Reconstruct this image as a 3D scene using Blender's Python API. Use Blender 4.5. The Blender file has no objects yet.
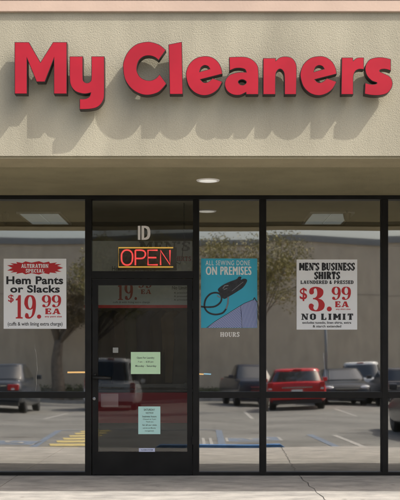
import bpy, bmesh, math, random
from mathutils import Vector, Matrix
random.seed(7)
R = math.radians
sc = bpy.context.scene
COL = sc.collection
CZ, CD, F = 1.2526, 12.0, 1140.0          # eye height over the pavement, distance to the glass, focal length in photo pixels
HY = 356.0
LOT = -0.10
SLOPE = .007
def lot_z(y): return LOT - SLOPE * min(max(-y - 4.2, 0), 38)

def P(u, v, y=0.0):
    s = (CD + y) / F
    return Vector(((u - 200) * s, y, CZ + (HY - v) * s))

# ------------------------------------------------------------------ materials
def mat(name, col, rough=0.6, metal=0.0, var=0.0, scale=8.0, bump=0.0, bscale=60.0, spec=0.5, emit=None, estr=0.0, detail=5):
    m = bpy.data.materials.new(name); m.use_nodes = True
    nt = m.node_tree; b = nt.nodes['Principled BSDF']
    b.inputs['Base Color'].default_value = (*col, 1)
    b.inputs['Roughness'].default_value = rough
    b.inputs['Metallic'].default_value = metal
    b.inputs['Specular IOR Level'].default_value = spec
    tc = nt.nodes.new('ShaderNodeTexCoord')
    if var > 0:
        n = nt.nodes.new('ShaderNodeTexNoise'); n.inputs['Scale'].default_value = scale
        n.inputs['Detail'].default_value = detail
        nt.links.new(tc.outputs['Object'], n.inputs['Vector'])
        r = nt.nodes.new('ShaderNodeValToRGB')
        r.color_ramp.elements[0].position = 0.3; r.color_ramp.elements[1].position = 0.7
        r.color_ramp.elements[0].color = (*[c * (1 - var) for c in col], 1)
        r.color_ramp.elements[1].color = (*[min(1, c * (1 + var)) for c in col], 1)
        nt.links.new(n.outputs['Fac'], r.inputs['Fac'])
        nt.links.new(r.outputs['Color'], b.inputs['Base Color'])
    if bump > 0:
        n2 = nt.nodes.new('ShaderNodeTexNoise'); n2.inputs['Scale'].default_value = bscale
        n2.inputs['Detail'].default_value = 4
        nt.links.new(tc.outputs['Object'], n2.inputs['Vector'])
        bp = nt.nodes.new('ShaderNodeBump'); bp.inputs['Strength'].default_value = 1.0
        bp.inputs['Distance'].default_value = bump
        nt.links.new(n2.outputs['Fac'], bp.inputs['Height'])
        nt.links.new(bp.outputs['Normal'], b.inputs['Normal'])
    if emit:
        b.inputs['Emission Color'].default_value = (*emit, 1)
        b.inputs['Emission Strength'].default_value = estr
    return m

def stucco(name, col, amp=0.006, stain=0.10):
    m = bpy.data.materials.new(name); m.use_nodes = True
    nt = m.node_tree; b = nt.nodes['Principled BSDF']; N = nt.nodes.new; L = nt.links.new
    b.inputs['Roughness'].default_value = 0.95; b.inputs['Specular IOR Level'].default_value = 0.15
    tc = N('ShaderNodeTexCoord')
    big = N('ShaderNodeTexNoise'); big.inputs['Scale'].default_value = 1.3; big.inputs['Detail'].default_value = 6
    mp = N('ShaderNodeMapping'); mp.inputs['Scale'].default_value = (2.2, 2.2, 0.7)
    L(tc.outputs['Object'], mp.inputs['Vector']); L(mp.outputs['Vector'], big.inputs['Vector'])
    r = N('ShaderNodeValToRGB')
    r.color_ramp.elements[0].position = 0.32; r.color_ramp.elements[1].position = 0.68
    r.color_ramp.elements[0].color = (*[c * (1 - stain) for c in col], 1)
    r.color_ramp.elements[1].color = (*[min(1, c * (1 + stain * .7)) for c in col], 1)
    L(big.outputs['Fac'], r.inputs['Fac'])
    fine = N('ShaderNodeTexNoise'); fine.inputs['Scale'].default_value = 105; fine.inputs['Detail'].default_value = 4
    L(tc.outputs['Object'], fine.inputs['Vector'])
    mx = N('ShaderNodeMixRGB'); mx.blend_type = 'MULTIPLY'; mx.inputs['Fac'].default_value = 0.35
    r2 = N('ShaderNodeValToRGB'); r2.color_ramp.elements[0].color = (.72, .70, .66, 1); r2.color_ramp.elements[0].position = .3
    r2.color_ramp.elements[1].position = .62
    L(fine.outputs['Fac'], r2.inputs['Fac'])
    L(r.outputs['Color'], mx.inputs['Color1']); L(r2.outputs['Color'], mx.inputs['Color2'])
    L(mx.outputs['Color'], b.inputs['Base Color'])
    vor = N('ShaderNodeTexVoronoi'); vor.inputs['Scale'].default_value = 125; vor.feature = 'SMOOTH_F1'
    wob = N('ShaderNodeTexNoise'); wob.inputs['Scale'].default_value = 40; wob.inputs['Detail'].default_value = 3
    L(tc.outputs['Object'], wob.inputs['Vector'])
    ad = N('ShaderNodeMixRGB'); ad.blend_type = 'ADD'; ad.inputs['Fac'].default_value = 0.019
    L(tc.outputs['Object'], ad.inputs['Color1']); L(wob.outputs['Color'], ad.inputs['Color2'])
    L(ad.outputs['Color'], vor.inputs['Vector'])
    sub = N('ShaderNodeMath'); sub.operation = 'MULTIPLY_ADD'
    L(vor.outputs['Distance'], sub.inputs[0]); sub.inputs[1].default_value = -0.8
    L(fine.outputs['Fac'], sub.inputs[2])
    bp = N('ShaderNodeBump'); bp.inputs['Strength'].default_value = 1.0; bp.inputs['Distance'].default_value = amp
    L(sub.outputs[0], bp.inputs['Height']); L(bp.outputs['Normal'], b.inputs['Normal'])
    return m

def glass(name, refl, tint, edge=0.25):
    m = bpy.data.materials.new(name); m.use_nodes = True
    nt = m.node_tree; nt.nodes.clear(); N = nt.nodes.new; L = nt.links.new
    o = N('ShaderNodeOutputMaterial'); mix = N('ShaderNodeMixShader')
    t = N('ShaderNodeBsdfTransparent'); t.inputs['Color'].default_value = (*tint, 1)
    g = N('ShaderNodeBsdfGlossy'); g.inputs['Roughness'].default_value = 0.019
    g.inputs['Color'].default_value = (1, .985, .95, 1)
    lw = N('ShaderNodeLayerWeight'); lw.inputs['Blend'].default_value = 0.2
    ma = N('ShaderNodeMath'); ma.operation = 'MULTIPLY_ADD'
    L(lw.outputs['Fresnel'], ma.inputs[0]); ma.inputs[1].default_value = edge; ma.inputs[2].default_value = refl
    ma.use_clamp = True
    L(ma.outputs[0], mix.inputs['Fac']); L(t.outputs[0], mix.inputs[1]); L(g.outputs[0], mix.inputs[2])
    L(mix.outputs[0], o.inputs['Surface'])
    return m

M = {}
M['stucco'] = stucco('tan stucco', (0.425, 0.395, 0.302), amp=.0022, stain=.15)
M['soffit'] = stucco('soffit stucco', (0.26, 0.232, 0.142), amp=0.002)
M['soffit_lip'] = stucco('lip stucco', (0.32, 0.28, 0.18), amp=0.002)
M['cornice'] = mat('cornice paint', (0.56, 0.42, 0.33), 0.8, var=.07, scale=3, bump=.0008, bscale=50)
M['bronze'] = mat('dark bronze', (0.009, 0.0088, 0.008), 0.45, 0.0, var=.35, scale=6, spec=.22)
M['return'] = mat('letter return', (0.022, 0.013, 0.011), 0.5)
M['red_face'] = mat('red acrylic', (0.40, 0.0125, 0.026), 0.26, var=.13, scale=2.6, spec=.35)
M['glass'] = glass('reflective storefront glass', 0.32, (.90, .91, .90))
M['door_glass'] = glass('clear door glass', 0.042, (.86, .88, .87))
M['transom_glass'] = glass('transom glass', 0.045, (.90, .91, .90))
M['paper'] = mat('white paper', (0.86, 0.88, 0.90), 0.55, var=.015, scale=3)
M['ink'] = mat('black ink', (0.012, 0.012, 0.014), 0.5)
M['redink'] = mat('red ink', (0.52, 0.016, 0.022), 0.5)
M['teal'] = mat('teal print', (0.035, 0.42, 0.60), 0.4, var=.04, scale=4)
M['pale_print'] = mat('pale print', (0.80, 0.83, 0.82), 0.5)
M['vinyl'] = mat('white vinyl', (0.82, 0.80, 0.76), 0.5)
M['device'] = mat('dark print', (0.022, 0.022, 0.026), 0.4, var=.4, scale=40)
M['device2'] = mat('grey print', (0.20, 0.21, 0.23), 0.4)
M['green_paper'] = mat('green paper', (0.60, 0.86, 0.56), 0.6, var=.02)
M['blue_paper'] = mat('blue paper', (0.52, 0.82, 0.76), 0.6, var=.02)
M['steel'] = mat('dull steel', (0.25, 0.25, 0.25), 0.35, 1)
M['diffuser'] = mat('light diffuser', (.75, .78, .78), .4, emit=(.9, 1, 1), estr=.13, var=.12, scale=2)
M['lamp_lens'] = mat('lamp lens', (.8, .8, .76), .25, emit=(1, .97, .88), estr=.28)
M['neon_red'] = mat('neon red', (.8, .1, .1), .3, emit=(1, .075, .075), estr=.62)
M['neon_yellow'] = mat('neon yellow', (.7, .5, .1), .3, emit=(1, .56, .10), estr=.42)
M['neon_orange'] = mat('neon orange', (.7, .5, .1), .3, emit=(1, .55, .18), estr=1.1)
M['neon_blue'] = mat('neon blue', (.2, .5, .7), .3, emit=(.35, .75, 1), estr=.7)
M['black_plastic'] = mat('black plastic', (.012, .012, .012), .5)
M['room_wall'] = mat('room wall', (.30, .28, .23), .8, var=.08, scale=2)
M['room_ceiling'] = mat('room ceiling', (.40, .37, .29), .9, var=.05, scale=5)
M['room_floor'] = mat('room floor', (.16, .15, .14), .4, var=.1, scale=3)
M['counter_red'] = mat('counter red', (.46, .02, .03), .5, var=.1, scale=3)
M['counter_top'] = mat('counter top', (.04, .04, .04), .3)
M['asphalt'] = None
M['blue_paint'] = mat('blue paint', (.16, .20, .26), .75, var=.25, scale=9)
M['white_paint'] = mat('white road paint', (.40, .39, .36), .8, var=.25, scale=9)
M['yellow_paint'] = mat('yellow road paint', (.56, .45, .17), .8, var=.25, scale=9)
M['warehouse'] = stucco('warehouse stucco', (.74, .62, .465), amp=.003, stain=.12)
M['coping'] = mat('coping metal', (.27, .27, .26), .6, .0, var=.1)
M['bark'] = mat('bark', (.22, .18, .14), .9, var=.4, scale=9, bump=.02, bscale=14)
M['rubber'] = mat('tyre rubber', (.012, .012, .012), .8)
M['rim'] = mat('alloy', (.45, .45, .46), .3, .9)
M['car_glass'] = mat('car glass', (.025, .03, .03), .05, spec=1.0)
M['car_glass'].node_tree.nodes['Principled BSDF'].inputs['IOR'].default_value = 1.65
M['chrome'] = mat('chrome', (.65, .65, .66), .15, 1)
M['trim'] = mat('black trim', (.02, .02, .02), .5)
M['tail_red'] = mat('tail lamp red', (.5, .012, .012), .2)
M['head_clear'] = mat('head lamp', (.75, .77, .78), .12, .3)
M['plate'] = mat('plate', (.75, .75, .72), .5)
M['galv'] = mat('galvanised', (.34, .35, .35), .45, .7, var=.1)

def asphalt():
    m = bpy.data.materials.new('asphalt'); m.use_nodes = True
    nt = m.node_tree; b = nt.nodes['Principled BSDF']; N = nt.nodes.new; L = nt.links.new
    b.inputs['Roughness'].default_value = .9; b.inputs['Specular IOR Level'].default_value = .3
    tc = N('ShaderNodeTexCoord')
    a = N('ShaderNodeTexNoise'); a.inputs['Scale'].default_value = .45; a.inputs['Detail'].default_value = 8
    L(tc.outputs['Object'], a.inputs['Vector'])
    r = N('ShaderNodeValToRGB'); r.color_ramp.elements[0].position = .32; r.color_ramp.elements[1].position = .70
    r.color_ramp.elements[0].color = (.165, .163, .150, 1); r.color_ramp.elements[1].color = (.255, .25, .23, 1)
    L(a.outputs['Fac'], r.inputs['Fac'])
    oil = N('ShaderNodeTexNoise'); oil.inputs['Scale'].default_value = 1.7; oil.inputs['Detail'].default_value = 6
    L(tc.outputs['Object'], oil.inputs['Vector'])
    ro = N('ShaderNodeValToRGB'); ro.color_ramp.elements[0].position = .58; ro.color_ramp.elements[1].position = .72
    ro.color_ramp.elements[0].color = (1, 1, 1, 1); ro.color_ramp.elements[1].color = (.62, .60, .58, 1)
    L(oil.outputs['Fac'], ro.inputs['Fac'])
    mo = N('ShaderNodeMixRGB'); mo.blend_type = 'MULTIPLY'; mo.inputs['Fac'].default_value = 1
    L(r.outputs['Color'], mo.inputs['Color1']); L(ro.outputs['Color'], mo.inputs['Color2'])
    f = N('ShaderNodeTexNoise'); f.inputs['Scale'].default_value = 90; f.inputs['Detail'].default_value = 2
    L(tc.outputs['Object'], f.inputs['Vector'])
    mx = N('ShaderNodeMixRGB'); mx.blend_type = 'OVERLAY'; mx.inputs['Fac'].default_value = .35
    L(mo.outputs['Color'], mx.inputs['Color1']); L(f.outputs['Fac'], mx.inputs['Color2'])
    L(mx.outputs['Color'], b.inputs['Base Color'])
    bp = N('ShaderNodeBump'); bp.inputs['Distance'].default_value = .004
    L(f.outputs['Fac'], bp.inputs['Height']); L(bp.outputs['Normal'], b.inputs['Normal'])
    return m
M['asphalt'] = asphalt()

def concrete():
    m = bpy.data.materials.new('pavement concrete'); m.use_nodes = True
    nt = m.node_tree; b = nt.nodes['Principled BSDF']; N = nt.nodes.new; L = nt.links.new
    b.inputs['Roughness'].default_value = .92; b.inputs['Specular IOR Level'].default_value = .2
    tc = N('ShaderNodeTexCoord')
    mp = N('ShaderNodeMapping'); mp.inputs['Scale'].default_value = (1.3, 2.0, 1)
    L(tc.outputs['Object'], mp.inputs['Vector'])
    a = N('ShaderNodeTexNoise'); a.inputs['Scale'].default_value = 2.2; a.inputs['Detail'].default_value = 9; a.inputs['Roughness'].default_value = .65
    L(mp.outputs['Vector'], a.inputs['Vector'])
    r = N('ShaderNodeValToRGB'); r.color_ramp.elements[0].position = .30; r.color_ramp.elements[1].position = .66
    r.color_ramp.elements[0].color = (.27, .262, .245, 1); r.color_ramp.elements[1].color = (.50, .475, .435, 1)
    L(a.outputs['Fac'], r.inputs['Fac'])
    f = N('ShaderNodeTexNoise'); f.inputs['Scale'].default_value = 120; f.inputs['Detail'].default_value = 3
    L(tc.outputs['Object'], f.inputs['Vector'])
    mx = N('ShaderNodeMixRGB'); mx.blend_type = 'OVERLAY'; mx.inputs['Fac'].default_value = .22
    L(r.outputs['Color'], mx.inputs['Color1']); L(f.outputs['Fac'], mx.inputs['Color2'])
    # small dark stains (old gum, drips)
    v = N('ShaderNodeTexVoronoi'); v.inputs['Scale'].default_value = 2.3
    L(tc.outputs['Object'], v.inputs['Vector'])
    rs = N('ShaderNodeValToRGB'); rs.color_ramp.elements[0].position = .03; rs.color_ramp.elements[1].position = .07
    rs.color_ramp.elements[0].color = (.55, .54, .52, 1); rs.color_ramp.elements[1].color = (1, 1, 1, 1)
    L(v.outputs['Distance'], rs.inputs['Fac'])
    m2 = N('ShaderNodeMixRGB'); m2.blend_type = 'MULTIPLY'; m2.inputs['Fac'].default_value = 1
    L(mx.outputs['Color'], m2.inputs['Color1']); L(rs.outputs['Color'], m2.inputs['Color2'])
    L(m2.outputs['Color'], b.inputs['Base Color'])
    bp = N('ShaderNodeBump'); bp.inputs['Distance'].default_value = .002
    L(f.outputs['Fac'], bp.inputs['Height']); L(bp.outputs['Normal'], b.inputs['Normal'])
    return m
M['concrete'] = concrete()

def striped_cloth(ang):
    m = bpy.data.materials.new('striped shirt print'); m.use_nodes = True
    nt = m.node_tree; b = nt.nodes['Principled BSDF']; N = nt.nodes.new; L = nt.links.new
    tc = N('ShaderNodeTexCoord')
    mp = N('ShaderNodeMapping'); mp.inputs['Rotation'].default_value = (0, R(ang), 0)
    L(tc.outputs['Object'], mp.inputs['Vector'])
    w = N('ShaderNodeTexWave'); w.inputs['Scale'].default_value = 22; w.inputs['Distortion'].default_value = .3
    L(mp.outputs['Vector'], w.inputs['Vector'])
    r = N('ShaderNodeValToRGB'); r.color_ramp.elements[0].color = (.05, .08, .30, 1); r.color_ramp.elements[1].color = (.46, .52, .72, 1)
    L(w.outputs['Fac'], r.inputs['Fac']); L(r.outputs['Color'], b.inputs['Base Color'])
    b.inputs['Roughness'].default_value = .5
    return m
M['stripes'] = striped_cloth(122); M['stripes_front'] = striped_cloth(8)

def paint(name, col):
    return mat(name, col, .22, .0, spec=.6)

# ------------------------------------------------------------------ object helpers
def link(o, parent=None, loc=None):
    COL.objects.link(o)
    if parent is not None: o.parent = parent
    if loc is not None: o.location = loc
    return o
def tag(o, label=None, cat=None, group=None, kind=None):
    if label: o['label'] = label
    if cat: o['category'] = cat
    if group: o['group'] = group
    if kind: o['kind'] = kind
    return o
def thing(name, label, cat, loc=(0, 0, 0), rz=0, group=None):
    o = bpy.data.objects.new(name, None); o.empty_display_size = .1
    link(o); o.location = loc; o.rotation_euler = (0, 0, rz)
    return tag(o, label, cat, group)
def obj(name, bm, m, parent=None, smooth=False, loc=None, recalc=True):
    if recalc: bmesh.ops.recalc_face_normals(bm, faces=bm.faces)
    me = bpy.data.meshes.new(name); bm.to_mesh(me); bm.free()
    ms = m if isinstance(m, (list, tuple)) else [m]
    for k in ms: me.materials.append(k)
    if smooth:
        for p in me.polygons: p.use_smooth = True
    return link(bpy.data.objects.new(name, me), parent, loc)
def box(bm, x0, x1, y0, y1, z0, z1, mi=0):
    v = [bm.verts.new((x, y, z)) for x in (x0, x1) for y in (y0, y1) for z in (z0, z1)]
    fs = [(0, 1, 3, 2), (4, 6, 7, 5), (0, 4, 5, 1), (2, 3, 7, 6), (0, 2, 6, 4), (1, 5, 7, 3)]
    for f in fs:
        fc = bm.faces.new([v[i] for i in f]); fc.material_index = mi
def bx(x0, x1, y0, y1, z0, z1, bevel=0):
    bm = bmesh.new(); box(bm, x0, x1, y0, y1, z0, z1)
    if bevel: bmesh.ops.bevel(bm, geom=bm.edges[:], offset=bevel, segments=2, affect='EDGES', profile=.6)
    return bm
def pbox(bm, u0, u1, v0, v1, y0, y1):            # a box whose outline is measured on the glass plane
    a = P(u0, v1, 0); b = P(u1, v0, 0)
    box(bm, a.x, b.x, y0, y1, a.z, b.z)
def tube(bm, pts, r, n=8, closed=False):
    pts = [Vector(p) for p in pts]; rings = []
    N_ = len(pts)
    for i, p in enumerate(pts):
        a = pts[i - 1] if (i > 0 or closed) else p
        b = pts[(i + 1) % N_] if (i < N_ - 1 or closed) else p
        t = (b - a).normalized()
        ref = Vector((0, 0, 1)) if abs(t.z) < .9 else Vector((0, 1, 0))
        s = t.cross(ref).normalized(); q = t.cross(s).normalized()
        rr = r[i] if isinstance(r, (list, tuple)) else r
        rings.append([bm.verts.new(p + s * rr * math.cos(2 * math.pi * k / n) + q * rr * math.sin(2 * math.pi * k / n)) for k in range(n)])
    m_ = N_ if closed else N_ - 1
    for i in range(m_):
        A, B = rings[i], rings[(i + 1) % N_]
        for k in range(n):
            bm.faces.new([A[k], A[(k + 1) % n], B[(k + 1) % n], B[k]])
    if not closed:
        bm.faces.new(rings[0]); bm.faces.new(rings[-1][::-1])
def disc_lathe(prof, n=24, axis='y'):             # profile of (radius, along)
    bm = bmesh.new(); rings = []
    for r, a in prof:
        rings.append([bm.verts.new((r * math.cos(2 * math.pi * k / n), a, r * math.sin(2 * math.pi * k / n)) if axis == 'y' else
                                   (r * math.cos(2 * math.pi * k / n), r * math.sin(2 * math.pi * k / n), a)) for k in range(n)])
    for A, B in zip(rings, rings[1:]):
        for k in range(n): bm.faces.new([A[k], A[(k + 1) % n], B[(k + 1) % n], B[k]])
    bm.faces.new(rings[0]); bm.faces.new(rings[-1][::-1])
    return bm

# outlines: list of points; a third value marks a corner, others are smoothed
def smooth_path(pts, sub=5, closed=True):
    n = len(pts); out = []
    isc = [len(p) > 2 for p in pts]
    for i in range(n if closed else n - 1):
        p1 = pts[i]; p2 = pts[(i + 1) % n]
        p0 = p1 if isc[i] else pts[(i - 1) % n]
        p3 = p2 if isc[(i + 1) % n] else pts[(i + 2) % n]
        if not closed:
            if i == 0: p0 = p1
            if i == n - 2: p3 = p2
        if isc[i] and isc[(i + 1) % n]:
            out.append((p1[0], p1[1])); continue
        for k in range(sub):
            t = k / sub
            q = []
            for d in (0, 1):
                a, b, c, e = p0[d], p1[d], p2[d], p3[d]
                q.append(.5 * (2 * b + (c - a) * t + (2 * a - 5 * b + 4 * c - e) * t * t + (3 * b - a - 3 * c + e) * t ** 3))
            out.append(tuple(q))
    if not closed: out.append((pts[-1][0], pts[-1][1]))
    return out
def curve_mesh(name, loops, extrude=0.0, offset=0.0):
    cu = bpy.data.curves.new(name, 'CURVE'); cu.dimensions = '2D'; cu.fill_mode = 'BOTH' if extrude > 0 else 'FRONT'
    for lp in loops:
        s = cu.splines.new('POLY'); s.points.add(len(lp) - 1); s.use_cyclic_u = True
        for p, q in zip(s.points, lp): p.co = (q[0], q[1], 0, 1)
    cu.extrude = extrude; cu.offset = offset
    o = bpy.data.objects.new(name, cu); COL.objects.link(o)
    dg = bpy.context.evaluated_depsgraph_get(); dg.update()
    me = bpy.data.meshes.new_from_object(o.evaluated_get(dg))
    bpy.data.objects.remove(o); bpy.data.curves.remove(cu)
    return me
def text_mesh(s, bold=0.0, spacing=1.0):
    cu = bpy.data.curves.new('lettering', 'FONT'); cu.body = s; cu.size = 1.0; cu.offset = bold
    cu.space_character = spacing; cu.resolution_u = 4; cu.fill_mode = 'FRONT'
    o = bpy.data.objects.new('lettering', cu); COL.objects.link(o)
    dg = bpy.context.evaluated_depsgraph_get(); dg.update()
    me = bpy.data.meshes.new_from_object(o.evaluated_get(dg))
    bpy.data.objects.remove(o); bpy.data.curves.remove(cu)
    return me
def stand(me):                                     # flat xy mesh -> upright in the xz plane, facing -y
    for v in me.vertices: v.co = Vector((v.co.x, -v.co.z, v.co.y))
class Ink:
    """collects flat print in one plane; build() makes one mesh"""
    def __init__(self, y): self.bm = bmesh.new(); self.y = y; self.k = 0
    def add_mesh(self, me, u0, v0, u1, v1):        # fits a flat xy mesh into a rectangle measured on the glass plane
        xs = [v.co.x for v in me.vertices]; ys = [v.co.y for v in me.vertices]
        a, b = min(xs), max(xs); c, d = min(ys), max(ys)
        A = P(u0, v1, 0); B = P(u1, v0, 0)
        vs = []
        for v in me.vertices:
            x = A.x + (v.co.x - a) / (b - a) * (B.x - A.x)
            z = A.z + (v.co.y - c) / (d - c) * (B.z - A.z)
            vs.append(self.bm.verts.new((x, self.y, z)))
        for p in me.polygons:
            try: self.bm.faces.new([vs[i] for i in p.vertices])
            except ValueError: pass
        bpy.data.meshes.remove(me)
    def text(self, s, u0, v0, u1, v1, bold=0.0, spacing=1.0):
        self.add_mesh(text_mesh(s, bold, spacing), u0, v0, u1, v1)
    def shape(self, loops, u0, v0, u1, v1):
        self.add_mesh(curve_mesh('shape', loops), u0, v0, u1, v1)
    def poly(self, pts):                           # pixel outline
        self.k += 1
        y = self.y - .00006 * (self.k % 12)
        vs = [self.bm.verts.new((P(u, v, 0).x, y, P(u, v, 0).z)) for u, v in pts]
        self.bm.faces.new(vs)
    def stroke(self, pts, w):
        for (x0, y0), (x1, y1) in zip(pts, pts[1:]):
            dx, dy = x1 - x0, y1 - y0; L = math.hypot(dx, dy) or 1
            nx, ny = -dy / L * w / 2, dx / L * w / 2; ex, ey = dx / L * w * .3, dy / L * w * .3
            self.poly([(x0 - ex + nx, y0 - ey + ny), (x1 + ex + nx, y1 + ey + ny), (x1 + ex - nx, y1 + ey - ny), (x0 - ex - nx, y0 - ey - ny)])
    def slab(self, s, u0, v0, u1, v1, w=.24, thin=.12, serif=.13, gap=.16):
        tot = 0; gl = []
        for ch in s:
            if ch == ' ': gl.append((tot, None)); tot += .45; continue
            wd, st = SLAB[ch]; gl.append((tot, (wd, st))); tot += wd + gap
        tot -= gap
        sx = (u1 - u0) / tot; sy = v1 - v0
        for off, g in gl:
            if not g: continue
            wd, st = g
            for kind, pts in st:
                if kind == 's':                    # serif: (x, y, half width)
                    x, y, h = pts
                    yy = v1 - y * sy; dy = serif * sy * (1 if y < .5 else -1)
                    self.poly([(u0 + (off + x - h) * sx, yy), (u0 + (off + x + h) * sx, yy), (u0 + (off + x + h) * sx, yy - dy), (u0 + (off + x - h) * sx, yy - dy)])
                else:
                    tw = w if kind == 'T' else thin
                    Q = [(u0 + (off + x) * sx, v1 - y * sy) for x, y in pts]
                    for (x0, y0), (x1, y1) in zip(Q, Q[1:]):
                        if abs(y1 - y0) > abs(x1 - x0) * .6:   # mostly upright: measure the width along x
                            h = tw * sx / 2
                            self.poly([(x0 - h, y0), (x0 + h, y0), (x1 + h, y1), (x1 - h, y1)])
                        else:
                            h = tw * sy / 2
                            self.poly([(x0, y0 - h), (x1, y1 - h), (x1, y1 + h), (x0, y0 + h)])
    def build(self, name, m, parent):
        bmesh.ops.recalc_face_normals(self.bm, faces=self.bm.faces)
        for f in self.bm.faces:
            f.normal_update()
            if f.normal.y > 0: f.normal_flip()
        return obj(name, self.bm, m, parent, recalc=False)
SLAB = {
 'M': (1.0, [('T', [(.14, 0), (.14, 1)]), ('T', [(.86, 0), (.86, 1)]), ('T', [(.18, 1), (.5, .3)]), ('t', [(.82, 1), (.5, .3)]), ('s', (.14, 0, .2)), ('s', (.86, 0, .2)), ('s', (.10, 1, .16)), ('s', (.90, 1, .16))]),
 'E': (.72, [('T', [(.17, 0), (.17, 1)]), ('t', [(0, .06), (.7, .06)]), ('t', [(0, .94), (.68, .94)]), ('t', [(.1, .5), (.5, .5)]), ('t', [(.64, .03), (.66, .32)]), ('t', [(.62, .97), (.62, .70)]), ('t', [(.5, .36), (.5, .64)])]),
 'N': (.9, [('t', [(.14, 0), (.14, 1)]), ('t', [(.78, 0), (.78, 1)]), ('T', [(.16, .98), (.74, .02)]), ('s', (.14, 0, .18)), ('s', (.10, 1, .16)), ('s', (.78, 1, .18))]),
 "'": (.16, [('T', [(.1, 1), (.06, .72)])]),
 'S': (.68, [('t', [(.62, .72), (.56, .92), (.34, .95)]), ('T', [(.34, .95), (.14, .86)]), ('T', [(.15, .88), (.13, .66), (.3, .54), (.44, .48), (.55, .34), (.53, .13)]), ('t', [(.54, .10), (.34, .05), (.12, .08)]), ('t', [(.06, .02), (.06, .32)]), ('t', [(.62, .98), (.62, .70)])]),
 'B': (.78, [('T', [(.17, 0), (.17, 1)]), ('t', [(0, .06), (.5, .06)]), ('t', [(0, .94), (.48, .94)]), ('t', [(.1, .52), (.5, .52)]), ('T', [(.48, .96), (.62, .84), (.60, .62), (.46, .52)]), ('T', [(.5, .54), (.68, .38), (.66, .16), (.5, .04)])]),
 'U': (.86, [('T', [(.17, 1), (.17, .24), (.3, .06)]), ('t', [(.28, .06), (.56, .06)]), ('t', [(.52, .05), (.70, .22), (.70, 1)]), ('s', (.17, 1, .2)), ('s', (.70, 1, .17))]),
 'I': (.42, [('T', [(.2, 0), (.2, 1)]), ('s', (.2, 0, .22)), ('s', (.2, 1, .22))]),
 'H': (.92, [('T', [(.18, 0), (.18, 1)]), ('T', [(.74, 0), (.74, 1)]), ('t', [(.18, .5), (.74, .5)]), ('s', (.18, 0, .2)), ('s', (.74, 0, .2)), ('s', (.18, 1, .2)), ('s', (.74, 1, .2))]),
 'R': (.86, [('T', [(.17, 0), (.17, 1)]), ('t', [(0, .94), (.5, .94)]), ('t', [(.1, .5), (.5, .5)]), ('T', [(.48, .96), (.66, .84), (.64, .6), (.48, .5)]), ('T', [(.44, .5), (.70, .04)]), ('s', (.17, 0, .2)), ('s', (.74, 0, .14))]),
 'T': (.78, [('T', [(.38, 0), (.38, 1)]), ('t', [(0, .94), (.76, .94)]), ('t', [(.06, .98), (.06, .68)]), ('t', [(.70, .98), (.70, .68)]), ('s', (.38, 0, .22))]),
 'O': (.84, [('T', [(.30, .96), (.14, .78), (.14, .22), (.30, .04)]), ('T', [(.52, .96), (.68, .78), (.68, .22), (.52, .04)]), ('t', [(.26, .94), (.56, .94)]), ('t', [(.26, .06), (.56, .06)])]),
 'L': (.74, [('T', [(.18, 0), (.18, 1)]), ('t', [(0, .06), (.7, .06)]), ('t', [(.66, .02), (.66, .36)]), ('s', (.18, 1, .2))]),
 'A': (.92, [('t', [(.12, 0), (.42, 1)]), ('T', [(.50, 1), (.76, 0)]), ('t', [(.22, .3), (.66, .3)]), ('s', (.12, 0, .16)), ('s', (.76, 0, .2))]),
 'D': (.82, [('T', [(.17, 0), (.17, 1)]), ('t', [(0, .06), (.5, .06)]), ('t', [(0, .94), (.5, .94)]), ('T', [(.46, .96), (.66, .78), (.66, .22), (.46, .04)])]),
 'P': (.80, [('T', [(.17, 0), (.17, 1)]), ('t', [(0, .94), (.5, .94)]), ('t', [(.1, .44), (.5, .44)]), ('T', [(.46, .96), (.66, .82), (.64, .56), (.46, .44)]), ('s', (.17, 0, .2))]),
 'C': (.80, [('T', [(.34, .96), (.14, .78), (.14, .22), (.34, .04)]), ('t', [(.3, .94), (.62, .9)]), ('t', [(.3, .06), (.54, .06), (.68, .26)]), ('t', [(.66, .98), (.66, .66)])]),
 'G': (.84, [('T', [(.34, .96), (.14, .78), (.14, .22), (.34, .04)]), ('t', [(.3, .94), (.62, .9)]), ('t', [(.3, .06), (.66, .1)]), ('t', [(.66, .04), (.66, .42)]), ('t', [(.46, .42), (.8, .42)]), ('t', [(.66, .98), (.66, .68)])]),
 'W': (1.1, [('T', [(.12, 1), (.34, 0)]), ('t', [(.34, 0), (.54, 1)]), ('T', [(.54, 1), (.76, 0)]), ('t', [(.76, 0), (.96, 1)]), ('s', (.12, 1, .17)), ('s', (.96, 1, .14))]),
 '&': (.9, [('T', [(.6, 0), (.24, .6), (.26, .9)]), ('t', [(.26, .94), (.5, .94)]), ('t', [(.5, .94), (.5, .66), (.2, .4)]), ('T', [(.18, .42), (.14, .16), (.3, .04)]), ('t', [(.3, .05), (.6, .1), (.78, .5)])]),
}
def ell(cx, cy, rx, ry, n=20): return [(cx + rx * math.cos(2 * math.pi * k / n), cy + ry * math.sin(2 * math.pi * k / n)) for k in range(n)]
c = 1
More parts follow.
